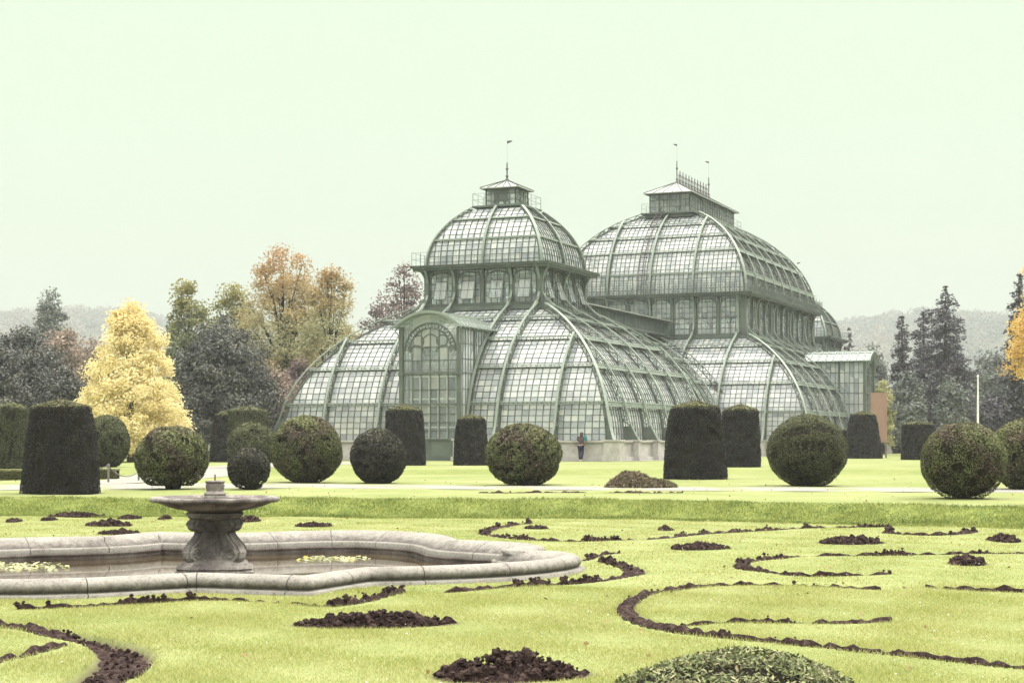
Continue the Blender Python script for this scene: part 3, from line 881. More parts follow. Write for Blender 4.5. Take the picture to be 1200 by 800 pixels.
def arch_window(c, e, n, a0, a1, D, z0, z1, parent, sash=True, rows=5, cols=4):
    c = Vector((c[0], c[1], 0)); e = Vector((*e, 0)); n = Vector((*n, 0))
    def P(a, z, o=0.): return c+e*a+n*(D+o)+Vector((0, 0, z))
    m = MB()
    for i in range(cols):
        for j in range(rows):
            A, B = a0+(a1-a0)*i/cols, a0+(a1-a0)*(i+1)/cols; Z, Y = z0+(z1-z0)*j/rows, z0+(z1-z0)*(j+1)/rows
            m.quad(P(A, Z), P(B, Z), P(B, Y), P(A, Y), 0)
    for i in range(1, cols): m.beam(P(a0+(a1-a0)*i/cols, z0, .02), P(a0+(a1-a0)*i/cols, z1, .02), .035, .04, n, 1)
    for j in range(1, rows): m.beam(P(a0, z0+(z1-z0)*j/rows, .018), P(a1, z0+(z1-z0)*j/rows, .018), .03, .03, n, 1)
    w = (a1-a0)/2; ac = (a0+a1)/2; r = w-.08
    arc = [P(ac+r*math.cos(t), z1-.1-w*.55+r*.55*math.sin(t)+.0, .05) for t in [math.pi*i/14 for i in range(15)]]
    m.tube(arc, .045, 5, 2)
    for s in (-1, 1):     # spandrels
        m.beam(P(ac+s*r, z0, .04), P(ac+s*r, z1-.1-w*.55, .04), .06, .06, n, 2)
        sp = [P(ac+s*(r-.02+.11*math.cos(t)), z1-.17+.11*math.sin(t), .04) for t in [i/8*2*math.pi for i in range(9)]]
        m.tube(sp, .02, 4, 2)
    if sash:
        h = (z1-z0); zt = z0+h*.66; zb = z0+h*.12; k = .42
        A, B = ac-w*.5, ac+w*.5
        q = [P(A, zb, k), P(B, zb, k), P(B, zt, .07), P(A, zt, .07)]
        m.quad(*q, 0)
        for i in range(4): m.beam(q[i], q[(i+1) % 4], .05, .04, n, 2)
        mid_ = [(q[0]+q[3])/2, (q[1]+q[2])/2]; m.beam(mid_[0], mid_[1], .03, .03, n, 1)
        m.beam((q[0]+q[1])/2, (q[2]+q[3])/2, .03, .03, n, 1)
    return m.build('window', [M['clear'], M['bar'], M['paint']], parent, rnd=True)

def clerestory(c, A, B, z0, z1, cols_u, cols_v, cdim, Dv, parent_label=None, subs=2, sides=(0, 1, 2, 3), sash=True, br_u=(), br_v=(), zv=0, zk=0, rows=5):
    m = MB()
    ring_box(m, c, A+.14, B+.14, A-.06, B-.06, z0-.1, z0+.08)
    ring_box(m, c, A+.10, B+.10, A-.06, B-.06, z1, z1+.22)
    ring_box(m, c, Dv[0]+.05, Dv[1]+.05, A-.3, B-.3, z0-.42, z0-.14)
    cl = m.build('clerestory', M['paint'], house)
    for k in sides:
        e, n = [((1, 0), (0, -1)), ((0, 1), (1, 0)), ((-1, 0), (0, 1)), ((0, -1), (-1, 0))][k]
        D = B if k % 2 == 0 else A; cs = cols_u if k % 2 == 0 else cols_v
        E = Vector((*e, 0)); N = Vector((*n, 0)); cc = Vector((c[0], c[1], 0))
        for a in cs:
            q = MB(); q.box(cc+E*a+N*(D+.04)+Vector((0, 0, (z0+z1)/2)), (.17, .2, z1-z0-.02), 0, (E, N, Vector((0, 0, 1))))
            for s in (-1, 1): q.beam(cc+E*(a+s*.08)+N*(D+.05)+Vector((0, 0, z1-.75)), cc+E*(a+s*.36)+N*(D+.05)+Vector((0, 0, z1-.1)), .05, .07, N)
            q.build('column', M['paint'], cl)
        for i in range(len(cs)-1):
            arch_window(c, e, n, cs[i]+.1, cs[i+1]-.1, D, z0+.08, z1, cl, sash=sash, rows=rows)
        for a in (br_u if k % 2 == 0 else br_v):
            bracket(c, e, n, a, (Dv[1] if k % 2 == 0 else Dv[0]), D, cdim[1] if k % 2 == 0 else cdim[0], zv, zk, cl)
    # corner posts
    for sx in (-1, 1):
        for sy in (-1, 1):
            q = MB(); q.box((c[0]+sx*(A+.02), c[1]+sy*(B+.02), (z0+z1)/2), (.3, .3, z1-z0)); q.build('corner_post', M['paint'], cl)
    return cl

def cornice(c, A, B, a, b, z):
    m = MB()
    ring_box(m, c, A, B, a-.4, b-.4, z, z+.12); ring_box(m, c, A-.12, B-.12, a-.35, b-.35, z-.14, z-.002); ring_box(m, c, A+.06, B+.06, A-.08, B-.08, z+.122, z+.17)
    return m.build('cornice', M['paint'], house)

def railing(c, A, B, z, h, step, sides=(0, 1, 2, 3), name='railing', fancy=True):
    m = MB()
    cor = [(-A, -B), (A, -B), (A, B), (-A, B)]
    for k in sides:
        p, q = Vector((c[0]+cor[k][0], c[1]+cor[k][1], z)), Vector((c[0]+cor[(k+1) % 4][0], c[1]+cor[(k+1) % 4][1], z))
        for hh in ((.12, .62, 1.) if fancy else (.5, 1.)): m.beam(p+Vector((0, 0, h*hh)), q+Vector((0, 0, h*hh)), .03 if fancy else .016, .03 if fancy else .016)
        L = (q-p).length; n = int(L/step); d = (q-p).normalized()
        for i in range(n+1):
            x = p+(q-p)*i/n; tall = 1.25 if (i % 4 == 0 and fancy) else 1.
            m.beam(x, x+Vector((0, 0, h*tall)), .035 if i % 4 == 0 else .022, .03 if fancy else .02)
            if fancy and i < n:
                x2 = p+(q-p)*(i+1)/n
                m.beam(x+Vector((0, 0, h*.12)), x2+Vector((0, 0, h*.62)), .02, .02); m.beam(x+Vector((0, 0, h*.62)), x2+Vector((0, 0, h*.12)), .02, .02)
    return m.build(name, M['paint'], house)

def dome(c, A, B, prof, zs, ribs_u, ribs_v, pw, per, walk=True):
    rows, ps = rows_for(prof, zs, per)
    for k, f in enumerate(rect_faces(c, A, B, prof)):
        g = glaze(f, rows, pw, 'glass_dome', house, .05, .06)
        for a in (ribs_u if k % 2 == 0 else ribs_v): rib(f, a, g, w=.16, depth=.18 if not walk else .3, foot=False)
        for x in ps: purlin(f, x, g, depth=.14 if not walk else .3, step=.5, band=.08 if not walk else (.34 if k % 2 else .12))
        if k in (0, 2):
            s = -1 if k == 0 else 1
            for sx in (-1, 1): hip_rib(c, A, B, prof, sx, s, g, depth=.14 if not walk else .3, foot=False, w=.2)

def spire(m, p, h, mast=0., flagdir=1):
    x, y, z = p
    m.lathe([(.15, 0), (.12, .1), (.06, .2), (.11, .32), (.05, .42), (.05, h*.6), (.12, h*.66), (.05, h*.72), (.04, h)], 8, p)
    if mast: m.beam((x, y, z+h-.05), (x, y, z+h+mast), .008, .008)

def pavilion(t, A, B, I, zs_low, rib_u, rib_v, clA, clB, cz0, cz1, coA, coB, coz, dprof, dzs, dr_u, dr_v, platA, platB, platz, big=False, detail=(0, 1, 2, 3), col_u=(), col_v=(), br_u=(), br_v=()):
    c = (0, t)
    p = Prof(I, ZW+.02, 8.25, 60)
    base_wall(c, A, B, rib_u, rib_v)
    rows, ps = rows_for(p, [z+ZW for z in zs_low], 2.35)
    fs = rect_faces(c, A, B, p)
    for k, f in enumerate(fs):
        g = glaze(f, rows, .44, 'glass_vault', house)
        if k in detail:
            for a in (rib_u if k % 2 == 0 else rib_v): rib(f, a, g)
            for x in ps: purlin(f, x, g, band=.30 if k % 2 else .15)
        if k in (0, 2):
            for sx in (-1, 1): hip_rib(c, A, B, p, sx, -1 if k == 0 else 1, g)
    Dv = (A-I, B-I)
    clerestory(c, clA, clB, cz0+ZW, cz1+ZW, col_u, col_v, (coA, coB), Dv, sides=(0, 1, 2, 3), br_u=br_u, br_v=br_v, zv=8.25+ZW, zk=coz+ZW, sash=not big, rows=7 if big else 5)
    cornice(c, coA, coB, clA, clB, coz+ZW)
    dome(c, clA-.02, clB-.02, dprof, [z+ZW for z in dzs], dr_u, dr_v, .42 if not big else .40, 2.3, walk=big)
    m = MB(); ring_box(m, c, platA, platB, .2, .2, platz+ZW, platz+ZW+.12); ring_box(m, c, platA-.25, platB-.25, .2, .2, platz+ZW-.3, platz+ZW-.002)
    m.build('platform', M['paint'], house)
    m = MB(); m.box((0, t, .03), (2*A, 2*B, .06)); m.build('house_floor', M['floor'], house)

def lantern(t, a, b, z0, z1, ea, eb, zr, ridge, slat=False):
    c = (0, t); m = MB()
    ring_box(m, c, a+.06, b+.06, a-.06, b-.06, z0, z0+.12); ring_box(m, c, a+.05, b+.05, a-.06, b-.06, z1-.12, z1)
    for k, (e, n, H, D) in enumerate((((1, 0), (0, -1), a, b), ((0, 1), (1, 0), b, a), ((-1, 0), (0, 1), a, b), ((0, -1), (-1, 0), b, a))):
        k_ = max(3, int(2*H/.75))
        for i in range(k_+1):
            x = -H+2*H*i/k_; p = Vector((e[0]*x+n[0]*D, t+e[1]*x+n[1]*D, z0)); m.beam(p, p+Vector((0, 0, z1-z0)), .08, .08)
    ln = m.build('lantern', M['paint'], house)
    for k, (e, n, H, D) in enumerate((((1, 0), (0, -1), a, b), ((0, 1), (1, 0), b, a), ((-1, 0), (0, 1), a, b), ((0, -1), (-1, 0), b, a))):
        m = MB(); n_ = max(4, int(2*H/.38)); r_ = 3
        for i in range(n_):
            for j in range(r_):
                A, B = -H+2*H*i/n_, -H+2*H*(i+1)/n_; Z, Y = z0+(z1-z0)*j/r_, z0+(z1-z0)*(j+1)/r_
                q = [Vector((e[0]*x+n[0]*D, t+e[1]*x+n[1]*D, z)) for x, z in ((A, Z), (B, Z), (B, Y), (A, Y))]; m.quad(*q, 0)
        for i in range(n_+1):
            x = -H+2*H*i/n_; p = Vector((e[0]*x+n[0]*D, t+e[1]*x+n[1]*D, z0)); m.beam(p, p+Vector((0, 0, z1-z0)), .03, .05, (n[0], n[1], 0), 1)
        for j in range(1, r_):
            z = z0+(z1-z0)*j/r_; m.beam((e[0]*-H+n[0]*D, t+e[1]*-H+n[1]*D, z), (e[0]*H+n[0]*D, t+e[1]*H+n[1]*D, z), .03, .045, m=1)
        if slat and k == 0:
            for j in range(9):
                z = z0+.32+j*.085; m.beam((-.48, t-D-.05, z), (.48, t-D-.05, z), .03, .07, m=1)
        m.build('window', [M['clear'], M['bar']], ln, rnd=True)
    m = MB()
    r0 = [(-ea, -eb), (ea, -eb), (ea, eb), (-ea, eb)]; ze = z1+.02
    top_ = [(0, -ridge), (0, ridge)]
    V = [Vector((x, t+y, ze)) for x, y in r0]; Tt = [Vector((0, t+y, zr)) for x, y in top_]
    def slab(P):
        i = len(m.v); k = len(P)
        for p in P: m.v.append(tuple(p))
        for p in P: m.v.append((p.x, p.y, p.z-.07))
        m.f.append(tuple(range(i, i+k))); m.mi.append(0); m.f.append(tuple(range(i+k, i+2*k))[::-1]); m.mi.append(0)
        for j in range(k): m.f.append((i+j, i+k+j, i+k+(j+1) % k, i+(j+1) % k)); m.mi.append(0)
    if ridge > .01:
        slab([V[0], V[1], Tt[0]]); slab([V[1], V[2], Tt[1], Tt[0]]); slab([V[2], V[3], Tt[1]]); slab([V[3], V[0], Tt[0], Tt[1]])
    else:
        for j in range(4): slab([V[j], V[(j+1) % 4], Tt[0]])
    def seam(p, q): m.beam(p+Vector((0, 0, .02)), q+Vector((0, 0, .02)), .05, .05, m=1)
    for j in range(4):
        n_ = 5 if (j % 2 == 0 or ridge < .01) else 13
        for i in range(n_+1):
            p = V[j]+(V[(j+1) % 4]-V[j])*i/n_
            if j % 2 == 0 or ridge < .01: q = Tt[0] if j in (0, 1) else Tt[1 if ridge > .01 else 0]; q = p+(q-p)*(.97)
            else:
                y = max(-ridge, min(ridge, p.y-t)); q = Vector((0, t+y, zr))
            seam(p, q)
    m.build('lantern_roof', [M['sheet_roof'], M['bar']], ln)
    return ln

def flag(p, s, parent):
    m = MB(); x, y, z = p
    u = Vector((math.cos(TH), math.sin(TH), 0))*s
    a = Vector(p); m.v += [tuple(a), tuple(a+u*.34+Vector((0, 0, .02))), tuple(a+u*.30+Vector((0, .02, -.05))), tuple(a+Vector((0, 0, -.2)))]
    m.f.append((0, 1, 2, 3)); m.mi.append(0)
    m.v += [(q[0], q[1]+.02, q[2]) for q in m.v[:4]]; m.f += [(7, 6, 5, 4), (0, 4, 5, 1), (2, 6, 7, 3), (1, 5, 6, 2), (0, 3, 7, 4)]; m.mi += [0]*5
    m.build('weather_vane', M['dark_iron'], parent)

ZL = [2.2, 4.35, 6.1, 7.45]
def small_pav(t, detail=(0, 1, 2, 3)):
    pavilion(t, 10.75, 10.75, 6.4, ZL, (-7.7, -3.95, -2.05, 2.05, 3.95, 7.7), (-7.8, -4, 0, 4, 7.8), 3.95, 3.95, 8.75, 11.0, 4.8, 4.8, 11.12,
             Prof(2.2, 11.2+ZW, 3.95, 50), [13.0, 14.35], (0,), (0,), 1.78, 1.78, 15.28, col_u=(-3.85, -1.98, 0, 1.98, 3.85), col_v=(-3.85, -1.98, 0, 1.98, 3.85),
             br_u=(-3.9, -2.0, 2.0, 3.9), br_v=(-3.9, 0, 3.9), detail=detail)
    railing((0, t), 4.72, 4.72, 11.29+ZW, .85, .6, fancy=False)
    railing((0, t), 1.72, 1.72, 15.4+ZW, .8, .85, fancy=False)
    ln = lantern(t, 1.05, 1.05, 15.4+ZW, 16.6+ZW, 1.38, 1.38, 17.25+ZW, 0, slat=True)
    m = MB(); spire(m, (0, t, 17.2+ZW), 1.2, 1.5); m.build('spire', M['dark_iron'], ln); flag((0, t, 19.85+ZW), 1, ln)
small_pav(0)
T2 = 43.3
pavilion(T2, 14.5, 19.0, 6.2, ZL, (-11.35, -7.5, -3.75, 0, 3.75, 7.5, 11.35), tuple(x for x in np.linspace(-15.2, 15.2, 9)), 8.0, 12.5, 8.65, 11.75, 8.8, 13.3, 11.9,
         Prof(5.55, 12.05+ZW, 7.2, 60), [13.75, 15.6, 16.95, 18.1], (-3.7, 0, 3.7), (-9.4, -6.3, -3.1, 0, 3.1, 6.3, 9.4), 2.4, 7.8, 19.4, big=True, detail=(0, 1),
         col_u=tuple(np.linspace(-7.8, 7.8, 9)), col_v=tuple(np.linspace(-12.3, 12.3, 13)), br_u=(-7.5, -3.75, 0, 3.75, 7.5), br_v=tuple(np.linspace(-12.1, 12.1, 9)))
railing((0, T2), 8.75, 13.25, 12.05+ZW, .95, .3)
railing((0, T2), 2.32, 7.72, 19.52+ZW, .8, 1.2, fancy=False)
ln2 = lantern(T2, 1.78, 7.1, 19.5+ZW, 21.2+ZW, 2.15, 7.75, 22.4+ZW, 5.2)
m = MB()
for i in range(12):
    y = T2-5+10*i/11
    spire(m, (0, y, 22.38+ZW), 1.15 if 0 < i < 11 else 1.9, 0 if 0 < i < 11 else 1.5)
    if i < 11: m.beam((0, y, 22.75+ZW), (0, y+10/11, 22.75+ZW), .03, .03); m.beam((0, y, 23.1+ZW), (0, y+10/11, 23.1+ZW), .02, .02); m.beam((0, y+5/11, 22.4+ZW), (0, y+5/11, 23.2+ZW), .03, .03)
m.build('roof_crest', M['dark_iron'], ln2)
for y in (-5, 5): flag((0, T2+y, 25.75+ZW), -1, ln2)
# ladder up the big dome
f2 = rect_faces((0, T2), 7.98, 12.48, Prof(5.55, 12.05+ZW, 7.2, 60))[0]
m = MB(); xs = [i/40 for i in range(41)]
for a in (-.95, -.45): m.sweep([f2.P(a, x, .42) for x in xs], f2.e, [f2.N(x) for x in xs], .05, .05)
for i in range(41): m.beam(f2.P(-.95, i/40, .44), f2.P(-.45, i/40, .44), .03, .03)
m.build('ladder', M['dark_iron'], house)
small_pav(84.0, detail=(0, 1))

def wing(t0, t1):
    c = (0, (t0+t1)/2); L = (t1-t0)/2; p = Prof(6.2, ZW+.02, 7.9, 60)
    rows, ps = rows_for(p, ZL_w, 2.35)
    for e, n in (((0, 1), (1, 0)), ((0, -1), (-1, 0))):
        f = Face(c, e, n, L, 8.3, p, hip=False); g = glaze(f, rows, .44, 'glass_vault', house)
        for i in range(-2, 3): rib(f, i*3.9, g, slim=.97)
        for x in ps: purlin(f, x, g)
    m = MB()
    for s in (-1, 1): m.box((s*8.6, c[1], .6), (.8, 2*L, 1.2))
    m.build('base_wall', M['stone_white'], house)
ZL_w = [2.2+ZW, 4.3+ZW, 6.0+ZW, 7.2+ZW]
wing(11.6, 23.4); wing(63.2, 72.4)
def gallery(t0, t1):
    m = MB(); c = (t0+t1)/2; L = t1-t0; z0, z1 = 8.6+ZW, 9.75+ZW
    for s in (-1, 1):
        m.box((s*1.9, c, z0), (.14, L, .14)); m.box((s*1.9, c, z1-.06), (.12, L, .12))
        n = int(L/.33)
        for i in range(n+1): m.box((s*1.9, t0+L*i/n, (z0+z1)/2), (.06, .06 if i % 6 else .16, z1-z0-.14))
    g = m.build('ridge_gallery', M['paint'], house)
    m = MB()
    for s in (-1, 1):
        i = len(m.v); m.v += [(s*2.25, t0, z1), (s*2.25, t1, z1), (0, t1, z1+.42), (0, t0, z1+.42), (s*2.25, t0, z1-.06), (s*2.25, t1, z1-.06), (0, t1, z1+.36), (0, t0, z1+.36)]
        m.f += [(i, i+1, i+2, i+3), (i+7, i+6, i+5, i+4), (i, i+4, i+5, i+1), (i+3, i+2, i+6, i+7), (i, i+3, i+7, i+4), (i+1, i+5, i+6, i+2)]; m.mi += [0]*6
    m.build('gallery_roof', M['sheet_roof'], g)
    m = MB()
    for s in (-1, 1): m.box((s*1.8, c, (z0+z1)/2), (.02, L-.1, z1-z0-.2))
    m.build('gallery_glass', M['glass'], g)
    m = MB()
    for s in (-1, 1):
        m.beam((s*2.2, t0, z1+.55), (s*2.2, t1, z1+.55), .03, .03)
        for i in range(12): y = t0+L*i/11; m.beam((s*2.2, y, z1), (s*2.2, y, z1+.55), .03, .03)
    m.build('handrail', M['paint'], g)
gallery(4.7, 30.0); gallery(57, 79.5)

def portal(c, e, n, depth, parent_prof):
    c = Vector((c[0], c[1], 0)); E = Vector((*e, 0)); N = Vector((*n, 0)); Zv = Vector((0, 0, 1)); pd = depth+1.2; hw = 1.9; zs = 7.9; rise = .95
    def P(a, o, z): return c+E*a+N*o+Zv*z
    ax = (E, N, Zv)
    root_m = MB()
    for s in (-1, 1):
        root_m.box(P(s*hw, pd, zs/2+.2), (.24, .24, zs-.4), 0, ax); root_m.box(P(s*(hw-.03), pd+.03, 5.2), (.34, .30, .16), 0, ax)
        root_m.box(P(s*hw, pd-2.2, zs/2), (.14, .14, zs), 0, ax)
    root_m.box(P(0, pd, 3.35), (3.5, .12, .13), 0, ax); root_m.box(P(0, pd, 5.25), (3.5, .12, .13), 0, ax); root_m.box(P(0, pd, 1.28), (3.5, .12, .10), 0, ax)
    po = root_m.build('portal', M['paint'], house)
    # pedestals
    for s in (-1, 1):
        q = MB(); q.box(P(s*(hw+.12), pd+.1, .6), (.66, .66, 1.2), 0, ax); q.box(P(s*(hw+.12), pd+.1, 1.25), (.82, .82, .12), 0, ax); q.box(P(s*(hw+.12), pd+.1, .12), (.86, .86, .26), 0, ax)
        q.build('pedestal', M['stone_white'], po)
    def ztop(a): return zs+rise*(1-(a/2.3)**2)
    # front glazing with arch
    q = MB(); cols = [-1.76+3.52*i/6 for i in range(7)]; zr = [1.3, 2.3, 3.3, 4.25, 5.25, 6.0, 6.8]
    for i in range(6):
        for j in range(len(zr)-1): q.quad(P(cols[i], pd-.04, zr[j]), P(cols[i+1], pd-.04, zr[j]), P(cols[i+1], pd-.04, zr[j+1]), P(cols[i], pd-.04, zr[j+1]), 0)
        a, b = cols[i], cols[i+1]; q.quad(P(a, pd-.04, 6.8), P(b, pd-.04, 6.8), P(b, pd-.04, ztop(b)-.1), P(a, pd-.04, ztop(a)-.1), 0)
    for i, a in enumerate(cols): q.beam(P(a, pd-.02, 1.3), P(a, pd-.02, 6.8 if i not in (2, 3, 4) else 7.9), .055, .06, N, 1)
    for z in (1.8, 2.3, 2.8, 4.25, 6.0, 6.8): q.beam(P(-1.76, pd-.015, z), P(1.76, pd-.015, z), .04, .05, N, 1)
    for r, th in ((1.68, .045), (1.38, .04)):
        q.tube([P(r*math.cos(t), pd, 6.55+r*math.sin(t)*1.0) for t in [math.pi*i/28 for i in range(29)]], th, 5, 1)
    for i in range(11):
        t = math.pi*(i+.5)/11; x, z = 1.53*math.cos(t), 6.55+1.53*math.sin(t)
        q.tube([P(x+.13*math.cos(s), pd, z+.13*math.sin(s)) for s in [k/10*2*math.pi for k in range(11)]], .022, 4, 1)
    for x, z, r in ((-.78, 7.15, .36), (.78, 7.15, .36)):
        q.tube([P(x+r*math.cos(s), pd, z+r*math.sin(s)) for s in [k/18*2*math.pi for k in range(19)]], .028, 4, 1)
    for x in (-.88, 0, .88):
        z0, r = (6.45, .46) if x else (7.05, .52)
        q.tube([P(x+r*math.cos(s), pd, z0+r*math.sin(s)) for s in [math.pi*k/12 for k in range(13)]], .03, 4, 1)
    q.build('arch_window', [M['porch'], M['paint']], po, rnd=True)
    # double door
    for s in (-1, 1):
        q = MB(); q.box(P(s*.88, pd-.05, .62), (1.74, .07, 1.22), 0, ax)
        q.box(P(s*.88, pd-.005, .62), (1.4, .03, .8), 0, ax)
        q.build('door', M['paint'], po)
    # side walls
    pr = parent_prof
    def zv(o):
        i = depth-o
        return .9 if i <= 0 else pr.z(pr.at_inset(i))
    for s in (-1, 1):
        q = MB(); os_ = [pd-.12-.4*i for i in range(11)]
        for i in range(10):
            o0, o1 = os_[i], os_[i+1]; a0, a1 = zv(o0), zv(o1)
            if a0 > zs-.2: break
            for j in range(5):
                f0, f1 = j/5, (j+1)/5
                q.quad(P(s*hw, o0, a0+(zs-a0)*f0), P(s*hw, o1, min(a1, zs)+(zs-min(a1, zs))*f0), P(s*hw, o1, min(a1, zs)+(zs-min(a1, zs))*f1), P(s*hw, o0, a0+(zs-a0)*f1), 0)
            q.beam(P(s*hw, o0, a0), P(s*hw, o0, zs), .045, .05, E, 1)
        for z in (2.2, 3.35, 4.3, 5.25, 6.1, 7.0):
            oe = max(depth-pr.inset(pr.at_z(z)), pd-4); q.beam(P(s*hw, pd, z), P(s*hw, oe, z), .05, .05, E, 1)
        q.box(P(s*hw, pd-2.4, zs+.02), (.16, 5.0, .16), 1, ax)
        q.build('side_glazing', [M['glass'], M['paint']], po, rnd=True)
    # barrel canopy
    q = MB(); n_ = 18; o0, o1 = pd+.5, pd-5.2
    arc = [(-2.3+4.6*i/n_) for i in range(n_+1)]
    for i in range(n_):
        a, b = arc[i], arc[i+1]; za, zb = ztop(a)+.06, ztop(b)+.06
        q.quad(P(a, o0, za), P(b, o0, zb), P(b, o1, zb), P(a, o1, za), 1); q.quad(P(a, o0, za-.03), P(a, o1, za-.03), P(b, o1, zb-.03), P(b, o0, zb-.03), 1)
    for o in [o0-.02, o0-.55]+[o0-.55-.65*k for k in range(1, 8)]:
        q.sweep([P(a, o, ztop(a)-.05) for a in arc], N, Zv, .09, .16, 0)
    for a in (-2.3, -1.15, 0, 1.15, 2.3): q.beam(P(a, o0, ztop(a)+.07), P(a, o1, ztop(a)+.07), .06, .05, Zv, 0)
    for s in (-1, 1): q.tube([P(s*(hw+.1), pd+.1, zs-.9), P(s*(hw+.12), pd+.2, zs-.4), P(s*(hw+.25), pd+.42, zs-.05)], .035, 5, 0)
    q.build('canopy', [M['paint_light'], M['mid']], po, rnd=True)
    # inner vestibule screen with white window frames
    q = MB(); o = pd-.55
    for i in range(6):
        a = -1.5+3.0*i/5; q.beam(P(a, o, 1.3), P(a, o, 5.1), .13, .06, N, 0)
    for z in (1.3, 2.0, 3.3, 3.7, 5.05): q.beam(P(-1.6, o+.01, z), P(1.6, o+.01, z), .10, .05, N, 0)
    q.quad(P(-1.7, o-.1, .1), P(1.7, o-.1, .1), P(1.7, o-.1, 5.1), P(-1.7, o-.1, 5.1), 1)
    q.build('inner_screen', [M['white_frame'], M['dark_glass']], po)
vp = Prof(6.4, ZW+.02, 8.25, 60)
portal((0, 0), (1, 0), (0, -1), 10.75, vp)
portal((0, T2), (0, 1), (1, 0), 14.5, Prof(6.2, ZW+.02, 8.25, 60))
# gravel apron along the wall
u0 = [house_world(u, -12.6) for u in (-40, -20, 0, 12.6)]+[house_world(12.7, v) for v in (-12.4, 20)]
u1 = [house_world(u, -11.3) for u in (-40, -20, 0, 11.4)]+[house_world(11.4, v) for v in (-11.2, 20)]
strip('terrace_path', u0, u1, 'pale gravel strip along the foot of the palm house wall', .016)

# ------------------------------------------------------------------ clipped shrubs
YEW = mat_leaf('yew', [(0, (.008, .006, .009)), (.5, (.024, .023, .023)), (.72, (.060, .062, .040)), (1, (.20, .20, .09))], trans=.08,
               patch=[(0, (.010, .006, .011)), (.7, (.030, .023, .030)), (1, (.19, .18, .09))], pscale=1.1, pf=(.45, .7))
YEWP = mat_leaf('yew_pale', [(0, (.026, .026, .014)), (.55, (.070, .076, .036)), (1, (.17, .18, .085))], trans=.08)
BOX = mat_leaf('box_leaf', [(0, (.020, .022, .010)), (.45, (.09, .10, .04)), (.8, (.20, .215, .09)), (1, (.33, .32, .18))], trans=.15,
               patch=[(0, (.024, .012, .016)), (.6, (.085, .058, .052)), (1, (.24, .17, .14))], pscale=1.3, pf=(.45, .68))
BOXD = mat_leaf('dark_leaf', [(0, (.010, .008, .009)), (.6, (.038, .036, .032)), (1, (.15, .145, .095))], trans=.08)
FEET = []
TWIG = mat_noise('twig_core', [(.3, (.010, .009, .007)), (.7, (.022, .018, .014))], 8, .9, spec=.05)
BARK = mat_noise('bark', [(.3, (.05, .04, .035)), (.7, (.12, .10, .09))], 6, .9, 20, .6, .02, spec=.1)

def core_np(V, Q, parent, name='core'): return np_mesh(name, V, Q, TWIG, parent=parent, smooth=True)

def topiary_ball(px0, px1, pyt, pyb, fn, label, mat, dens=2000, lf=.07, gap=.0, stems=0, sq=.0, group='clipped balls on the lawn', drop=0.):
    x, y = fn((px0+px1)/2, pyb); r = (px1-px0)/2/F*y; h = (pyb-pyt)/F*y
    z0 = float(HT(x, y)); seed = int(px0)
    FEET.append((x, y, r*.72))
    root = empty('clipped_ball_shrub', (x, y, z0)); tag(root, label, 'shrub', group)
    rz = h/2*1.03; cz = h-rz
    lf = lf*max(.8, y/46)
    n = int(4*np.pi*r*rz*dens*(46/y)**1.1)
    D = norm(rng.normal(size=(n, 3)))
    D = D[D[:, 2] > -.97]
    nz = fbm(D*r, 2.2, seed, 3); n2 = fbm(D*r, 7, seed+1, 2)
    S = np.array([r, r, rz])
    k = np.ones(len(D), bool)
    lowf = np.clip((-D[:, 2]-.35)/.6, 0, 1)
    k &= rng.random(len(D)) > gap*lowf*(n2 > -.1)
    k &= rng.random(len(D)) > .8*(n2 < -.42)
    D, nz, n2 = D[k], nz[k], n2[k]
    rad = 1+.028*nz+.018*n2-rng.random(len(D))**3*.10
    # slightly flattened foot
    P = D*S*rad[:, None]; P[:, 2] = np.maximum(P[:, 2], -cz+.02+drop) + cz
    V, Q = leaf_geo(P, D, lf, lf*.42, .75)
    rn = np.clip(rng.random(len(Q))*.72+.12*np.clip(n2, -1, 1)+.22*smooth(D[:, 2]*1.1)+.02, 0, 1)  # leaf tone painted lighter towards the top, as lit from above
    np_mesh('foliage', V, Q, mat, parent=root, rnd=rn)
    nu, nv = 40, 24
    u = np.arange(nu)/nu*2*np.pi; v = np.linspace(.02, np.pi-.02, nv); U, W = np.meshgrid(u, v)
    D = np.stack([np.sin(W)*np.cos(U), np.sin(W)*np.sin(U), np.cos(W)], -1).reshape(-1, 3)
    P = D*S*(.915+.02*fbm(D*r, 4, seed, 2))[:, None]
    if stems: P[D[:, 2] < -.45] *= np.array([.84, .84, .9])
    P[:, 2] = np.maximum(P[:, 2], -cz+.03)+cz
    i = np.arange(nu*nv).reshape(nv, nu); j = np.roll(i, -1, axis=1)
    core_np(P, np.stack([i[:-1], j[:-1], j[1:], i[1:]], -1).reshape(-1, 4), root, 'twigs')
    m = MB()
    for q in range(max(3, stems)):
        t = q*2.4+seed; a = r*(.12+.3*((q*37) % 10)/10)
        m.tube([(a*math.cos(t)*.6, a*math.sin(t)*.6, -.03), (a*math.cos(t)*1.1, a*math.sin(t)*1.1, h*.2), (a*math.cos(t)*1.8, a*math.sin(t)*1.8, h*.45)], [.07, .055, .03], 6)
    m.build('stems', BARK, root)
    return root

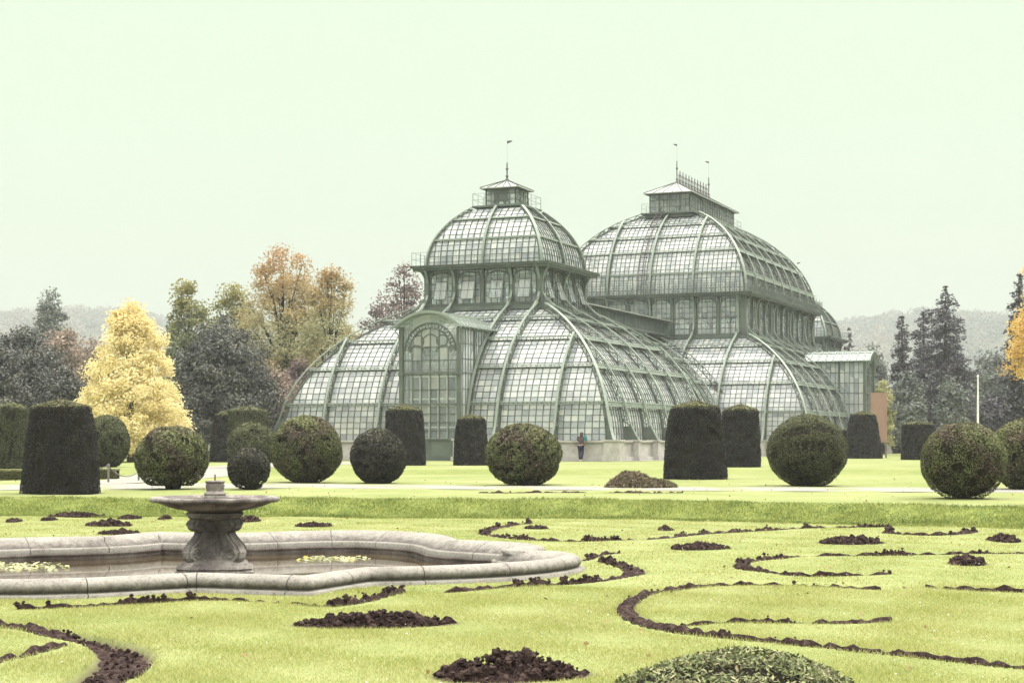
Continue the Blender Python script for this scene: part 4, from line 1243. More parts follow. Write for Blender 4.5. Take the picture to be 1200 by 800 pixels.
def topiary_cone(px0, px1, pxt0, pxt1, pyt, pyb, fn, label, mat, dens=2300, lf=.05, cap=.085, gash=False, group='clipped yew cones on the lawn'):
    x, y = fn((px0+px1)/2, pyb); rb = (px1-px0)/2/F*y; rt = (pxt1-pxt0)/2/F*y; h = (pyb-pyt)/F*y
    z0 = float(HT(x, y)); seed = int(px0)+500
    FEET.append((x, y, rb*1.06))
    root = empty('clipped_yew_cone', (x, y, z0)); tag(root, label, 'topiary', group)
    hc = h*(1-cap); lf = lf*max(.8, y/46)
    As = np.pi*(rb+rt)*hc; At = np.pi*rt*rt
    dens = dens*(46/y)**1.1
    ns, ntp = int(As*dens), int(At*dens)
    t = rng.random(ns)*2*np.pi; f = rng.random(ns)
    def rad(f): return rb+(rt-rb)*f+.03*rb*np.sin(f*np.pi) - .10*rt*smooth((f-.97)/.03)
    tt = rng.random(ntp)*2*np.pi; rr = np.sqrt(rng.random(ntp))
    ang = np.r_[t, tt]
    Rr = np.r_[rad(f), rt*rr*.97]; Z = np.r_[f*hc, hc+(h-hc)*(1-rr)**.9]
    Nn = np.r_[np.stack([np.cos(t), np.sin(t), np.full(ns, .12)], 1), np.stack([np.cos(tt)*.15, np.sin(tt)*.15, np.ones(ntp)], 1)]
    P = np.stack([Rr*np.cos(ang), Rr*np.sin(ang), Z], 1)
    n1 = fbm(P, 1.6, seed, 3); n2 = fbm(P, 7, seed+1, 2)
    k = rng.random(len(P)) > .85*(n2 < -.52)
    gd = np.ones(len(P))
    if gash:
        # broken hollow near the right hand upper side, facing the camera
        g0 = np.array([rb*.50, -rb*.72, hc*.66]); q = P-g0
        s = q[:, 0]*.8+q[:, 2]*-.6; w = q[:, 0]*.6+q[:, 2]*.8
        gd = np.clip(np.hypot(s/.5, w/.12)+.3*n2, 0, 1); k &= rng.random(len(P)) < np.maximum(gd**3, .06)
    P = P+Nn*(.034*n1+.014*n2-rng.random(len(P))**3*.07-.10*(1-gd)**.5)[:, None]
    V, Q = leaf_geo(P[k], Nn[k], lf, lf*.40, .6)
    lit_top = np.r_[smooth((f-.95)/.05)*.3, np.full(ntp, .55)][k]      # leaves painted lighter on the flat top, as lit by the sky
    rn = np.clip(rng.random(len(Q))*.66+.12*n2[k]+lit_top, 0, 1)
    np_mesh('foliage', V, Q, mat, parent=root, rnd=rn)
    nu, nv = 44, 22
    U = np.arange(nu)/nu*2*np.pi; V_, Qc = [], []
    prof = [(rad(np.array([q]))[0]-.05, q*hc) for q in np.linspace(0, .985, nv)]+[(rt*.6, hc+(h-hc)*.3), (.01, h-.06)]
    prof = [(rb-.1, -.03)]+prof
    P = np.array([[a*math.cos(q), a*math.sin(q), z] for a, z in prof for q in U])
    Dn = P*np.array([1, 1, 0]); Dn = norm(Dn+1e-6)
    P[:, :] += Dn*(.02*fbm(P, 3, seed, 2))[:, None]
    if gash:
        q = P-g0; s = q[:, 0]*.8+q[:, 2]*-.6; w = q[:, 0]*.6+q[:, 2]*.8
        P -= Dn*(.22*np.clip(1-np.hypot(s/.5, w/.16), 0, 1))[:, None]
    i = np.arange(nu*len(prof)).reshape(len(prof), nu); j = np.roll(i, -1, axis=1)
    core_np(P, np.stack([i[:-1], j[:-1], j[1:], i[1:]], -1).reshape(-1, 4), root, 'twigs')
    return root

topiary_cone(26, 117, 37, 107, 466, 578, mid, 'tall dark yew cone nearest the left edge, largest of the cones', YEW)
topiary_cone(777, 852, 783, 841, 469, 561, mid, 'yew cone with a broken dark gash in its upper right side', YEW, gash=True)
topiary_cone(845, 891, 843, 884, 474, 547, top, 'yew cone half hidden behind the cone with the gash', YEW)
topiary_cone(449, 499, 450, 492, 474, 545, top, 'yew cone standing before the left post of the arched portal', YEW)
topiary_cone(531, 574, 538, 570, 485, 545, top, 'yew cone standing before the right post of the arched portal', YEW)
topiary_cone(989, 1034, 997, 1026, 481, 537, top, 'slender yew cone by the orange banner', YEW)
topiary_cone(984, 1018, 987, 1014, 500, 536.5, top, 'short stubby yew cone just left of the slender one', YEW)
topiary_cone(1056, 1098, 1060, 1096, 493, 538.5, top, 'short yew cone right of the orange banner', YEW)
topiary_cone(263, 318, 269, 315, 475, 541, top, 'pale green yew cone behind the balls, left of the palm house', YEWP)
topiary_cone(245, 284, 252, 278, 481, 541, top, 'yew cone partly hidden behind the pale green cone', YEW)
topiary_cone(-14, 38, -8, 34, 475, 553, mid, 'pale yew cone cut by the left edge behind the largest cone', YEWP)
topiary_ball(1080, 1179, 494, 584, mid, 'box ball nearest the right edge in front of the path', BOX, gap=.6, lf=.055)
topiary_ball(1158, 1252, 490, 573, mid, 'box ball cut by the right edge behind the nearer ball', BOX, gap=.7)
topiary_ball(159, 245, 499, 573, mid, 'box ball with bare stems showing below, left of the fountain', BOX, gap=.75, stems=7, drop=.1)
topiary_ball(267, 316, 524, 573, mid, 'small dark ball shrub directly behind the fountain bowl', BOXD, gap=.8, stems=5)
topiary_ball(317, 401, 487, 565, mid, 'large pale box ball by the left corner of the palm house', BOX, gap=.5)
topiary_ball(411, 476, 502, 566, mid, 'dark ball shrub before the left cone of the portal', BOXD)
topiary_ball(568, 658, 496, 568, mid, 'box ball in the centre, left of the standing person', BOX, gap=.5)
topiary_ball(899, 993, 486, 569, mid, 'smooth dark green yew ball in front of the middle dome', YEWP, lf=.042, dens=2800)
topiary_ball(98, 151, 490, 551, mid, 'pale ball shrub just right of the largest cone', YEWP, gap=.3)
topiary_ball(266, 326, 499, 552, mid, 'ball shrub tucked behind the small dark ball', YEWP)

def shade_feet():  # bare soil tone at shrub feet, doubling as painted contact shade
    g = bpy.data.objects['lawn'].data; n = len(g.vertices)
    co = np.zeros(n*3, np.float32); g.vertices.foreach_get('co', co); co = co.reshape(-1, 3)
    a = g.attributes['soil_and_shade']; v = np.zeros(n, np.float32); a.data.foreach_get('value', v)
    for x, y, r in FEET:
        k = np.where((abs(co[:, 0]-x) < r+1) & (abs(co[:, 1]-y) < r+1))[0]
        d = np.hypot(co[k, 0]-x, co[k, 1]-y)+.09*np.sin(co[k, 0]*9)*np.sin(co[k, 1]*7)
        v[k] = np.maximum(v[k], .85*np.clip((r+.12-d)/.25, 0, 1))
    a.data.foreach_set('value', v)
shade_feet()
def fallen():
    n = 900; y = np.sqrt(rng.random(n)*(60**2-12**2)+12**2); x = (rng.random(n)*2-1)*.33*y
    k = ~inside(poly_off(OUT, -.1), x, y); x, y = x[k], y[k]
    P = np.stack([x, y, HT(x, y)+.025], 1)
    V, Q = leaf_geo(P, np.tile([0, -.2, 1.], (len(x), 1)), .05, .035, .5)
    tag(np_mesh('fallen_leaves', V, Q, mat_leaf('fallen_leaf', [(0, (.10, .055, .03)), (.5, (.22, .14, .06)), (1, (.42, .32, .13))], trans=.1), rnd=rng.random(len(Q))), 'brown and yellow fallen leaves scattered over the lawn', 'leaves', kind='stuff')
fallen()
def low_heap():
    x, y = mid(751, 571); a = 42/F*y; h = 15/F*y
    root = empty('cut_branch_heap', (x, y, .35)); tag(root, 'low ragged heap of cut brown green branches beside the path', 'branch heap')
    n = 9000; u = rng.random(n)*2*np.pi; r = np.sqrt(rng.random(n))
    q = np.stack([r*np.cos(u)*a, r*np.sin(u)*.7], 1)
    z = h*np.clip(1-r**3.5, 0, 1)*(.72+.45*fbm(q, 5, 4, 3))+.05*rng.random(n)
    P = np.c_[q, np.maximum(z, .01)]
    V, Q = leaf_geo(P, np.c_[q*.8, np.full(n, .6)], .15, .03, 1.1)
    mt = mat_leaf('cut_twigs', [(0, (.04, .028, .02)), (.5, (.14, .11, .075)), (1, (.33, .26, .18))], trans=.1, patch=[(0, (.05, .045, .022)), (1, (.22, .20, .10))], pscale=1.5, pf=(.5, .7))
    np_mesh('twigs', V, Q, mt, parent=root, rnd=rng.random(n))
    m = MB(); m.lathe([(.96, -.02), (.9, h*.2), (.7, h*.5), (.4, h*.72), (.05, h*.82)], 24)
    c = m.build('mound', TWIG, root, smooth=True); c.scale = (a, .7, 1)
low_heap()
def front_shrub():
    Y = 9.4; x = (868-600)/F*Y; a = .90; h = .555
    root = empty('low_shrub', (x, Y, 0)); tag(root, 'low rounded shrub with pale pointed leaves cut by the bottom edge', 'shrub')
    n = 34000; D = norm(rng.normal(size=(n, 3))); D[:, 2] = np.abs(D[:, 2])
    nz = fbm(D, 3, 2, 3); k = rng.random(n) > .75*(fbm(D, 7, 5, 2) < -.25); D, nz = D[k], nz[k]
    P = D*np.array([a, a, h])*(1+.06*nz-rng.random(len(D))**2*.16)[:, None]
    V, Q = leaf_geo(P, D+[0, 0, .4], .038, .013, .75, along=D*.8+rng.normal(size=D.shape)*.5)
    mt = mat_leaf('pointed_leaf', [(0, (.03, .036, .014)), (.4, (.11, .13, .05)), (.8, (.24, .26, .12)), (1, (.36, .32, .19))], trans=.15, patch=[(0, (.03, .02, .018)), (1, (.22, .15, .10))], pscale=4, pf=(.55, .75))
    np_mesh('foliage', V, Q, mt, parent=root, rnd=rng.random(len(Q)))
    m = MB(); m.lathe([(.9, -.02), (.86, .3), (.62, .68), (.3, .86), (.02, .9)], 24)
    c = m.build('twigs', TWIG, root, smooth=True); c.scale = (a, a, h)
front_shrub()

# ------------------------------------------------------------------ trees
def limb_tree(m, base, tips, r0, top):
    b = Vector(base); m.tube([b, b+Vector((.1, .05, top*.35)), b+Vector((-.12, .1, top*.7)), b+Vector((0, 0, top))], [r0, r0*.75, r0*.45, r0*.12], 8)
    for tp in tips:
        t = Vector(tp); s = Vector((b.x, b.y, b.z+min(top*.85, max(top*.18, (t.z-b.z)*.55))))
        mid_ = s.lerp(t, .5)+Vector((0, 0, (t-s).length*.12)); m.tube([s, mid_, t], [r0*.28, r0*.17, r0*.04], 5)

def broad_tree(name, label, px, py_top, Y, width_px, mat, env, clumps=160, per=110, lf=.2, cr=.9, base_f=.12, seed=0, trunk=.3, group=None, cat='tree', limbs=26, jit=1., bark=None, z0=.5, zscale=1.):
    """env(f) -> relative radius at relative height f"""
    r_ = np.random.default_rng(abs(seed+int(px)*7))
    x = (px-600)/F*Y; H = (HOR-py_top)/F*Y+CAMZ-z0; W = width_px/2/F*Y
    root = empty(name, (x, Y, z0)); tag(root, label, cat, group)
    C = []
    while len(C) < clumps:
        f = base_f+(1-base_f)*r_.random(); w = env(f)
        if r_.random() > w**1.2: continue
        a = r_.random()*2*np.pi; q = (r_.random()**.42)*w*W*.95
        C.append((q*math.cos(a), q*math.sin(a), f*H*.97))
    C = np.array(C); C[np.argmax(C[:, 2])] = (0, 0, H*.96)
    k = len(C); s = cr*(.6+.8*r_.random(k))
    idx = np.repeat(np.arange(k), per)
    D = norm(r_.normal(size=(len(idx), 3))); rad = (r_.random(len(idx))**.5)
    P = C[idx]+D*(s[idx]*rad)[:, None]*np.array([1, 1, .72*zscale])
    P[:, 2] = np.maximum(P[:, 2], .1)
    out = norm(np.c_[P[:, :2], (P[:, 2:3]-H*.45)*.6])
    V, Q = leaf_geo(P, out*.5+D*.6+[0, 0, .35], lf, lf*.7, jit)
    rn = np.clip(np.repeat(r_.random(k), per)*.45+r_.random(len(idx))*.55, 0, 1)
    np_mesh('crown', V, Q, mat, parent=root, rnd=rn)
    m = MB(); limb_tree(m, (0, 0, -.1), C[r_.choice(k, min(limbs, k), False)], trunk, H*.86)
    m.build('trunk', bark or BARK, root)
    return root

def conifer(name, label, px, py_top, Y, width_px, mat, seed=0, tiers=26, lf=.34, group='dark conifers right of the palm house', droop=.25, base=.08, pw=.75, ragged=.35, z0=.5, per=75):
    r_ = np.random.default_rng(abs(seed+int(px)*3))
    x = (px-600)/F*Y; H = (HOR-py_top)/F*Y+CAMZ-z0; W = width_px/2/F*Y
    root = empty(name, (x, Y, z0)); tag(root, label, 'tree', group)
    Ps, As = [], []; m = MB()
    m.tube([(0, 0, -.1), (0, 0, H*.5), (0, 0, H*.97)], [.02*H+.1, .012*H+.05, .02], 7)
    for i in range(tiers):
        f = base+(1-base)*(i/(tiers-1))**.95
        L = W*((1-f)**pw)*(1+ragged*r_.normal()*.6)+.15
        nb = max(4, int(9*(1-f)+4))
        for b in range(nb):
            a = r_.random()*2*np.pi; l = max(.2, L*(.7+.45*r_.random())); z = f*H+r_.normal()*H*.012
            d = np.array([math.cos(a), math.sin(a), 0.])
            n = max(10, int(per*l/2.2)); t = r_.random(n)**.75
            side = np.array([-d[1], d[0], 0])
            wv = (1-t)*.30*l+.10
            p = d*(t*l)[:, None]+side*(r_.normal(size=n)*wv*.55)[:, None]
            p[:, 2] = z-droop*l*t**1.4+r_.normal(size=n)*.16+.12*l*t**3
            Ps.append(p); As.append(np.tile(d+[0, 0, -.25], (n, 1)))
            if b % 3 == 0 and l > .8: m.tube([(0, 0, z), tuple(d*l*.5+[0, 0, z-droop*l*.3]), tuple(d*l*.95+[0, 0, z-droop*l*.85])], [.05, .035, .01], 4)
    P = np.concatenate(Ps); P[:, 2] = np.clip(P[:, 2], .1, H*1.0); A = np.concatenate(As)
    V, Q = leaf_geo(P, np.tile([0, 0, 1.], (len(P), 1)), lf, lf*.4, .7, along=A)
    np_mesh('crown', V, Q, mat, parent=root, rnd=r_.random(len(P)))
    m.build('trunk', BARK, root)
    return root

YEL = mat_leaf('yellow_leaf', [(0, (.56, .48, .22)), (.4, (.82, .71, .40)), (1, (.88, .81, .56))], trans=.5,
               zpatch=(6.6, 10.2, [(0, (.48, .32, .09)), (1, (.70, .52, .18))]))
DARK = mat_leaf('dark_evergreen', [(0, (.052, .050, .054)), (.6, (.095, .096, .092)), (1, (.18, .185, .15))], trans=.05)
DARKB = mat_leaf('blue_evergreen', [(0, (.058, .052, .068)), (.6, (.095, .088, .108)), (1, (.15, .148, .155))], trans=.05)
MIDG = mat_leaf('mid_green', [(0, (.14, .16, .08)), (.6, (.21, .23, .12)), (1, (.28, .29, .15))], trans=.35, zpatch=(11, 15, [(0, (.20, .18, .05)), (1, (.32, .28, .09))]))
AUT = mat_leaf('autumn_leaf', [(0, (.24, .24, .13)), (.5, (.38, .37, .22)), (1, (.50, .48, .31))], trans=.45,
               patch=[(0, (.34, .27, .13)), (1, (.52, .43, .23))], pscale=.3, pf=(.45, .65), zpatch=(10.5, 15.5, [(0, (.29, .16, .065)), (1, (.50, .31, .14))]))
RUST = mat_leaf('rust_leaf', [(0, (.12, .085, .09)), (.6, (.19, .14, .14)), (1, (.28, .20, .17))], trans=.3)
PINK = mat_leaf('pinkish_leaf', [(0, (.18, .135, .12)), (.6, (.29, .22, .18)), (1, (.40, .31, .24))], trans=.3)
GREY = mat_leaf('grey_green_leaf', [(0, (.09, .10, .095)), (.6, (.15, .165, .15)), (1, (.22, .24, .20))], trans=.15)
PALE = mat_leaf('pale_yellow_leaf', [(0, (.28, .27, .13)), (.6, (.42, .41, .20)), (1, (.55, .52, .28))], trans=.3)
GOLD = mat_leaf('golden_leaf', [(0, (.50, .30, .09)), (.5, (.70, .48, .18)), (1, (.82, .66, .33))], trans=.4)

def egg(f, lo=.35, p=.5): return max(.05, (math.sin(math.pi*min(1, max(0, (f*.86+.12))))**p))
def cone_env(f): return max(.04, (1-f)**.72*min(1, f/.16+.35))
def dome_env(f): return max(.05, (1-f**2.2)**.6)
def tall_env(f): return max(.05, (math.sin(math.pi*(f*.82+.12))**.7))

broad_tree('golden_tree', 'bright yellow cone shaped tree behind the balls at the left', 153, 350, 96, 164, YEL, lambda f: max(.04, (1-f)**.6*min(1, f/.2+.45)), clumps=500, per=130, lf=.14, cr=.62, base_f=.06, seed=1, trunk=.22, limbs=40)
broad_tree('dark_yew_tree', 'broad dark evergreen between the yellow tree and the palm house', 262, 368, 108, 150, DARK, dome_env, clumps=340, per=170, lf=.17, cr=.8, base_f=.03, seed=2)
broad_tree('dark_yew_tree', 'dark evergreen at the left edge behind the largest cone', 28, 381, 112, 128, DARK, dome_env, clumps=300, per=170, lf=.17, cr=.8, base_f=.03, seed=3)
broad_tree('dark_yew_tree', 'lower dark evergreen cut by the left edge of the view', -12, 400, 105, 110, DARK, dome_env, clumps=200, per=170, lf=.17, cr=.8, base_f=.03, seed=31)
broad_tree('dark_yew_tree', 'low dark evergreen below the yellow tree on its left', 75, 430, 108, 60, DARK, dome_env, clumps=110, per=170, lf=.17, cr=.7, base_f=.03, seed=32)
broad_tree('round_conifer', 'rounded grey green conifer rising far behind at the left', 59, 337, 240, 64, GREY, dome_env, clumps=260, per=80, lf=.42, cr=1.25, base_f=.05, seed=4)
broad_tree('pinkish_tree', 'faded pinkish brown tree behind the dark evergreen at the left', 72, 386, 190, 70, PINK, egg, clumps=130, per=90, lf=.36, cr=1.3, seed=5)
broad_tree('pinkish_tree', 'small brownish tree peeping out left of the yellow tree top', 108, 398, 180, 46, PINK, egg, clumps=70, per=80, lf=.36, cr=1.2, seed=51)
broad_tree('green_tree', 'tall light green tree left of the rust topped tree', 222, 326, 150, 60, MIDG, tall_env, clumps=150, per=100, lf=.26, cr=1.0, seed=6, base_f=.2)
broad_tree('green_tree', 'pale green tree between the light green tree and the rust topped tree', 272, 332, 155, 66, MIDG, tall_env, clumps=160, per=90, lf=.26, cr=1.0, seed=7, base_f=.2)
broad_tree('rust_topped_tree', 'tall airy autumn tree with a rust red top and dark trunk', 332, 287, 134, 116, AUT, tall_env, clumps=350, per=95, lf=.19, cr=.95, seed=8, base_f=.16, trunk=.42, limbs=46, bark=TWIG)
broad_tree('autumn_tree', 'airy yellow brown tree leaning over the left vault of the palm house', 388, 312, 128, 78, AUT, tall_env, clumps=190, per=95, lf=.19, cr=.9, seed=9, base_f=.16, trunk=.3, limbs=36, bark=TWIG)
broad_tree('brown_shrub_tree', 'dull brown undergrowth tree below the rust topped tree', 318, 430, 122, 90, PINK, dome_env, clumps=130, per=80, lf=.24, cr=.9, seed=10)
broad_tree('brown_shrub_tree', 'dark brown undergrowth tree hugging the left vault', 352, 420, 126, 70, RUST, dome_env, clumps=110, per=80, lf=.24, cr=.9, seed=11)
broad_tree('bare_brown_tree', 'thin purplish brown tree behind the first dome', 474, 302, 185, 66, RUST, tall_env, clumps=110, per=45, lf=.34, cr=1.2, seed=12, base_f=.3, trunk=.4, limbs=50, bark=TWIG)
broad_tree('bare_brown_tree', 'low purplish brown tree over the ridge of the left vault', 445, 347, 190, 56, RUST, egg, clumps=90, per=70, lf=.34, cr=1.2, seed=13)
# right hand side
conifer('dark_conifer', 'tallest dark conifer right of the orange banner', 1108, 336, 165, 84, DARKB, seed=1, tiers=30, pw=.55, ragged=.6)
conifer('dark_conifer', 'slim dark conifer left of the tallest one', 1057, 371, 160, 54, DARKB, seed=2, tiers=26, pw=.7)
conifer('dark_conifer', 'ragged dark conifer between the slim and the tallest one', 1082, 366, 172, 74, DARKB, seed=3, tiers=26, pw=.5, ragged=.6)
conifer('dark_conifer', 'lower dark conifer right of the tallest one', 1122, 404, 160, 66, DARKB, seed=4, tiers=20, pw=.5)
conifer('dark_conifer', 'small dark conifer beside the third dome', 995, 385, 215, 40, DARKB, seed=5, tiers=18, pw=.8, group='dark conifers right of the palm house')
conifer('dark_conifer', 'small conifer top just left of the small one by the third dome', 974, 392, 225, 30, DARKB, seed=51, tiers=18, pw=.8)
conifer('dark_conifer', 'dark conifer behind the golden tree at the right edge', 1194, 322, 140, 54, DARKB, seed=6, tiers=30, pw=.6, ragged=.4)
broad_tree('grey_shrub', 'grey green rounded bush at the feet of the conifers, taller one', 1066, 434, 140, 40, GREY, egg, clumps=80, per=90, lf=.24, cr=.75, seed=14)
broad_tree('grey_shrub', 'broad grey green bush below the tallest conifer', 1115, 444, 135, 58, GREY, cone_env, clumps=130, per=90, lf=.24, cr=.75, seed=15)
broad_tree('grey_shrub', 'small grey green bush between the two larger ones', 1073, 472, 132, 28, GREY, egg, clumps=50, per=80, lf=.22, cr=.6, seed=16)
broad_tree('pale_bush', 'pale yellow bush peeping over the orange banner', 1034, 446, 150, 28, PALE, egg, clumps=50, per=80, lf=.24, cr=.7, seed=17)
broad_tree('hazy_tree', 'pale hazy green tree behind the flagpole', 1165, 413, 230, 70, GREY, egg, clumps=130, per=90, lf=.38, cr=1.4, seed=18)
broad_tree('hazy_tree', 'rounded dark bush right of the flagpole', 1166, 462, 140, 52, DARKB, dome_env, clumps=110, per=90, lf=.24, cr=.8, seed=19)
broad_tree('hazy_tree', 'dull green tree left of the slim conifer', 1022, 402, 200, 34, GREY, egg, clumps=80, per=80, lf=.34, cr=1.1, seed=20)
broad_tree('hazy_tree', 'low yellowish tree at the right edge below the conifer', 1192, 470, 170, 50, PALE, egg, clumps=80, per=80, lf=.3, cr=1.0, seed=21)
broad_tree('golden_orange_tree', 'bright orange gold tree cut by the right edge', 1236, 288, 84, 104, GOLD, tall_env, clumps=190, per=170, lf=.13, cr=.62, seed=22, base_f=.42, trunk=.25)

# undergrowth behind the trees, one mass nobody could count
def undergrowth():
    n = 90000; Ps = []
    for (x0, x1, Y0, Y1, h0, h1, k) in ((-62, -16, 120, 150, 2.5, 6, 30000), (36, 72, 175, 215, 2, 5.5, 26000), (-16, 40, 190, 240, 4, 9, 9000)):
        x = rng.uniform(x0, x1, k); y = rng.uniform(Y0, Y1, k)
        hh = h0+(h1-h0)*(.5+.5*fbm(np.stack([x, y*.4], 1), .28, int(Y0), 3)); z = .5+hh*rng.random(k)**.6
        Ps.append(np.stack([x, y, z], 1))
    P = np.concatenate(Ps); n = len(P)
    V, Q = leaf_geo(P, np.tile([0, -.5, .8], (n, 1)), .55, .42, 1.)
    mt = mat_leaf('undergrowth_leaf', [(0, (.04, .035, .04)), (.6, (.07, .065, .06)), (1, (.12, .11, .085))], trans=.15, patch=[(0, (.08, .06, .055)), (1, (.16, .13, .10))], pscale=.12)
    tag(np_mesh('undergrowth', V, Q, mt, rnd=rng.random(n)), 'dark undergrowth filling the space under the far trees', 'undergrowth', kind='stuff')
undergrowth()

# hills
def ridge_h(x):
    return 2*np.interp(x/2, [-700, -360, -300, -240, -200, 0, 180, 215, 260, 300, 340, 420, 800], [88, 98, 97, 92, 88, 86, 91, 95, 97, 95, 96, 93, 90])
def hill_z(x, y):
    f = smooth((y-1000)/1300.); return .5+f*(ridge_h(x)-16+6*np.sin(x*.0105)+4*np.sin(x*.024+1))*(1-.25*smooth((y-2350)/500)) - 36*f + smooth((y-520)/250.)*8*(1+np.sin(x*.012+2))
def hills():
    xs = np.linspace(-1650, 1650, 180); ys = np.linspace(430, 2850, 80); Yg, Xg = np.meshgrid(ys, xs, indexing='ij')
    Z = hill_z(Xg, Yg); Z[0] = -2
    i = np.arange(Xg.size).reshape(Xg.shape)
    Q = np.stack([i[:-1, :-1], i[:-1, 1:], i[1:, 1:], i[1:, :-1]], -1).reshape(-1, 4)
    tag(np_mesh('hills', np.stack([Xg, Yg, Z], -1).reshape(-1, 3), Q, mat_noise('hill_floor', [(.3, (.05, .06, .03)), (.7, (.09, .09, .05))], .02, .95), smooth=True), 'wooded hills on the horizon', 'hills', kind='structure')
    k = 5200; x = rng.uniform(-860, 860, k); y = 560+(2330-560)*rng.random(k)**.7
    s = (np.abs(x/y) < .36)
    x, y = x[s], y[s]; k = len(x); r = rng.uniform(6, 13, k); z = hill_z(x, y)
    per = 90; idx = np.repeat(np.arange(k), per); D = norm(rng.normal(size=(len(idx), 3))); D[:, 2] = np.abs(D[:, 2])*1.0-.15
    P = np.stack([x, y, z+r*.7], 1)[idx]+D*(r[idx]*(.75+.3*rng.random(len(idx))))[:, None]
    V, Q = leaf_geo(P, D, 2.8, 2.4, .4)
    hue = np.clip(.5+.5*fbm(np.stack([x, y*.5], 1), .011, 3, 3)+rng.normal(size=k)*.2, 0, 1)
    mt = mat_leaf('far_leaf', [(0, (.09, .125, .125)), (.45, (.125, .16, .15)), (.72, (.17, .195, .165)), (.88, (.23, .20, .165)), (1, (.26, .23, .18))], trans=.1)
    tag(np_mesh('far_wood', V, Q, mt, rnd=np.clip(hue[idx]+rng.normal(size=len(idx))*.03, 0, 1)), 'hazy autumn woods covering the far hills', 'woods', kind='stuff')
hills()

# ------------------------------------------------------------------ small things
def low_hedge(px0, px1, py0, py1, label):
    x0, y = mid(px0, py1); x1, _ = mid(px1, py1); h = (py1-py0)/F*y
    root = empty('edging_hedge', ((x0+x1)/2, y, .35)); tag(root, label, 'hedge', 'low clipped edging hedges')
    L, D = x1-x0, .7; n = int(L*1400)+400
    P = np.stack([rng.uniform(-L/2, L/2, n), rng.uniform(-D/2, D/2, n), rng.random(n)*h], 1)
    k = rng.random(n); P[k < .5, 1] = -D/2; P[k > .6, 2] = h
    V, Q = leaf_geo(P, np.tile([0, -.6, .8], (n, 1)), .075, .05, .7)
    np_mesh('foliage', V, Q, mat_leaf('edging_leaf', [(0, (.07, .075, .03)), (1, (.16, .15, .07))], trans=.2), parent=root, rnd=rng.random(n))
    m = MB(); m.box((0, 0, h*.48), (L-.08, D-.1, h*.9)); m.build('twigs', TWIG, root)
low_hedge(-40, 28, 551, 562, 'long low clipped hedge behind the largest cone at the left edge')
low_hedge(113, 139, 550, 561, 'short low clipped hedge just right of the largest cone')
WOOD = mat_noise('grey_post', [(.3, (.12, .10, .10)), (.7, (.2, .18, .17))], 8, .8)
posts = []
for px, py0, py1, lab in ((24.5, 535, 552, 'thin grey fence post left of the largest cone'), (127, 544, 565, 'thin grey fence post right of the largest cone'), (162.5, 551, 563, 'thin grey fence post behind the stemmed box ball')):
    x, y = mid(px, py1); h = (py1-py0)/F*y
    m = MB(); m.tube([(0, 0, -.05), (0, 0, h*.97)], .035, 8); m.lathe([(.045, h*.93), (.05, h*.97), (.03, h+.02)], 8)
    o = m.build('fence_post', WOOD); o.location = (x, y, .35); tag(o, lab, 'post', 'posts of the chain fence'); posts.append((x, y, .35+h*.92))
def chain(p, q, sag, lab):
    p, q = Vector(p), Vector(q); m = MB(); pts = []
    for i in range(21):
        t = i/20; v = p.lerp(q, t); v.z -= sag*4*t*(1-t); pts.append(v)
    m.tube(pts, .018, 5); o = m.build('chain', WOOD); tag(o, lab, 'chain', 'chains of the fence')
chain((posts[0][0]-2.6, posts[0][1]+.5, posts[0][2]), (posts[0][0]-.0, posts[0][1], posts[0][2]), .38, 'sagging chain running left from the left fence post')
chain(posts[0], posts[1], .4, 'sagging chain passing behind the largest cone')
chain(posts[1], posts[2], .25, 'sagging chain between the two fence posts right of the largest cone')

def white_gate():
    x, y = top(243, 539); root = empty('white_gate', (x, y, .5)); tag(root, 'small white frame gate left of the hidden yew cone', 'gate')
    m = MB(); s = y/F
    for dx, h in ((-7, 30), (2, 20), (6, 20)): m.box((dx*s, 0, h*s/2), (.09, .09, h*s))
    m.build('posts', M['white_frame'], root)
    m = MB(); m.box((-2.5*s, 0, 28*s), (9*s, .06, .08)); m.box((4*s, .0, 18*s), (4*s, .06, .08)); m.build('rail', M['white_frame'], root)
white_gate()

def banner():
    x, y = top(1031, 528); y = 118.; x = (1031-600)/F*y; s = y/F
    root = empty('orange_banner', (x, y, .5)); tag(root, 'plain faded orange upright banner on posts by the palm house', 'banner')
    m = MB(); z0, z1 = (HOR-518)*s+1.2, (HOR-460)*s+1.2
    m.box((-1*s, 0, (z0+z1)/2), (19*s, .05, z1-z0))
    m.build('panel', mat_noise('orange_cloth', [(.3, (.25, .155, .12)), (.7, (.31, .20, .155))], 1.5, .8), root)
    m = MB(); m.box((7.4*s, .05, (z1-.0)/2), (.1, .1, z1+.1)); m.build('post', WOOD, root)
    m = MB(); m.box((-11*s, .05, (z1-.0)/2), (.1, .1, z1+.02)); m.build('post', WOOD, root)
banner()
def flagpole():
    y = 118.; x = (1146-600)/F*y; h = (HOR-440)/F*y+1.2
    m = MB(); m.lathe([(.10, 0), (.085, .4), (.075, h*.5), (.05, h-.1), (.08, h-.06), (.06, h+.03), (.01, h+.06)], 10)
    o = m.build('flag_pole', M['white_frame']); o.location = (x, y, .5); tag(o, 'bare white flag pole before the hazy trees at the right', 'flag pole')
flagpole()

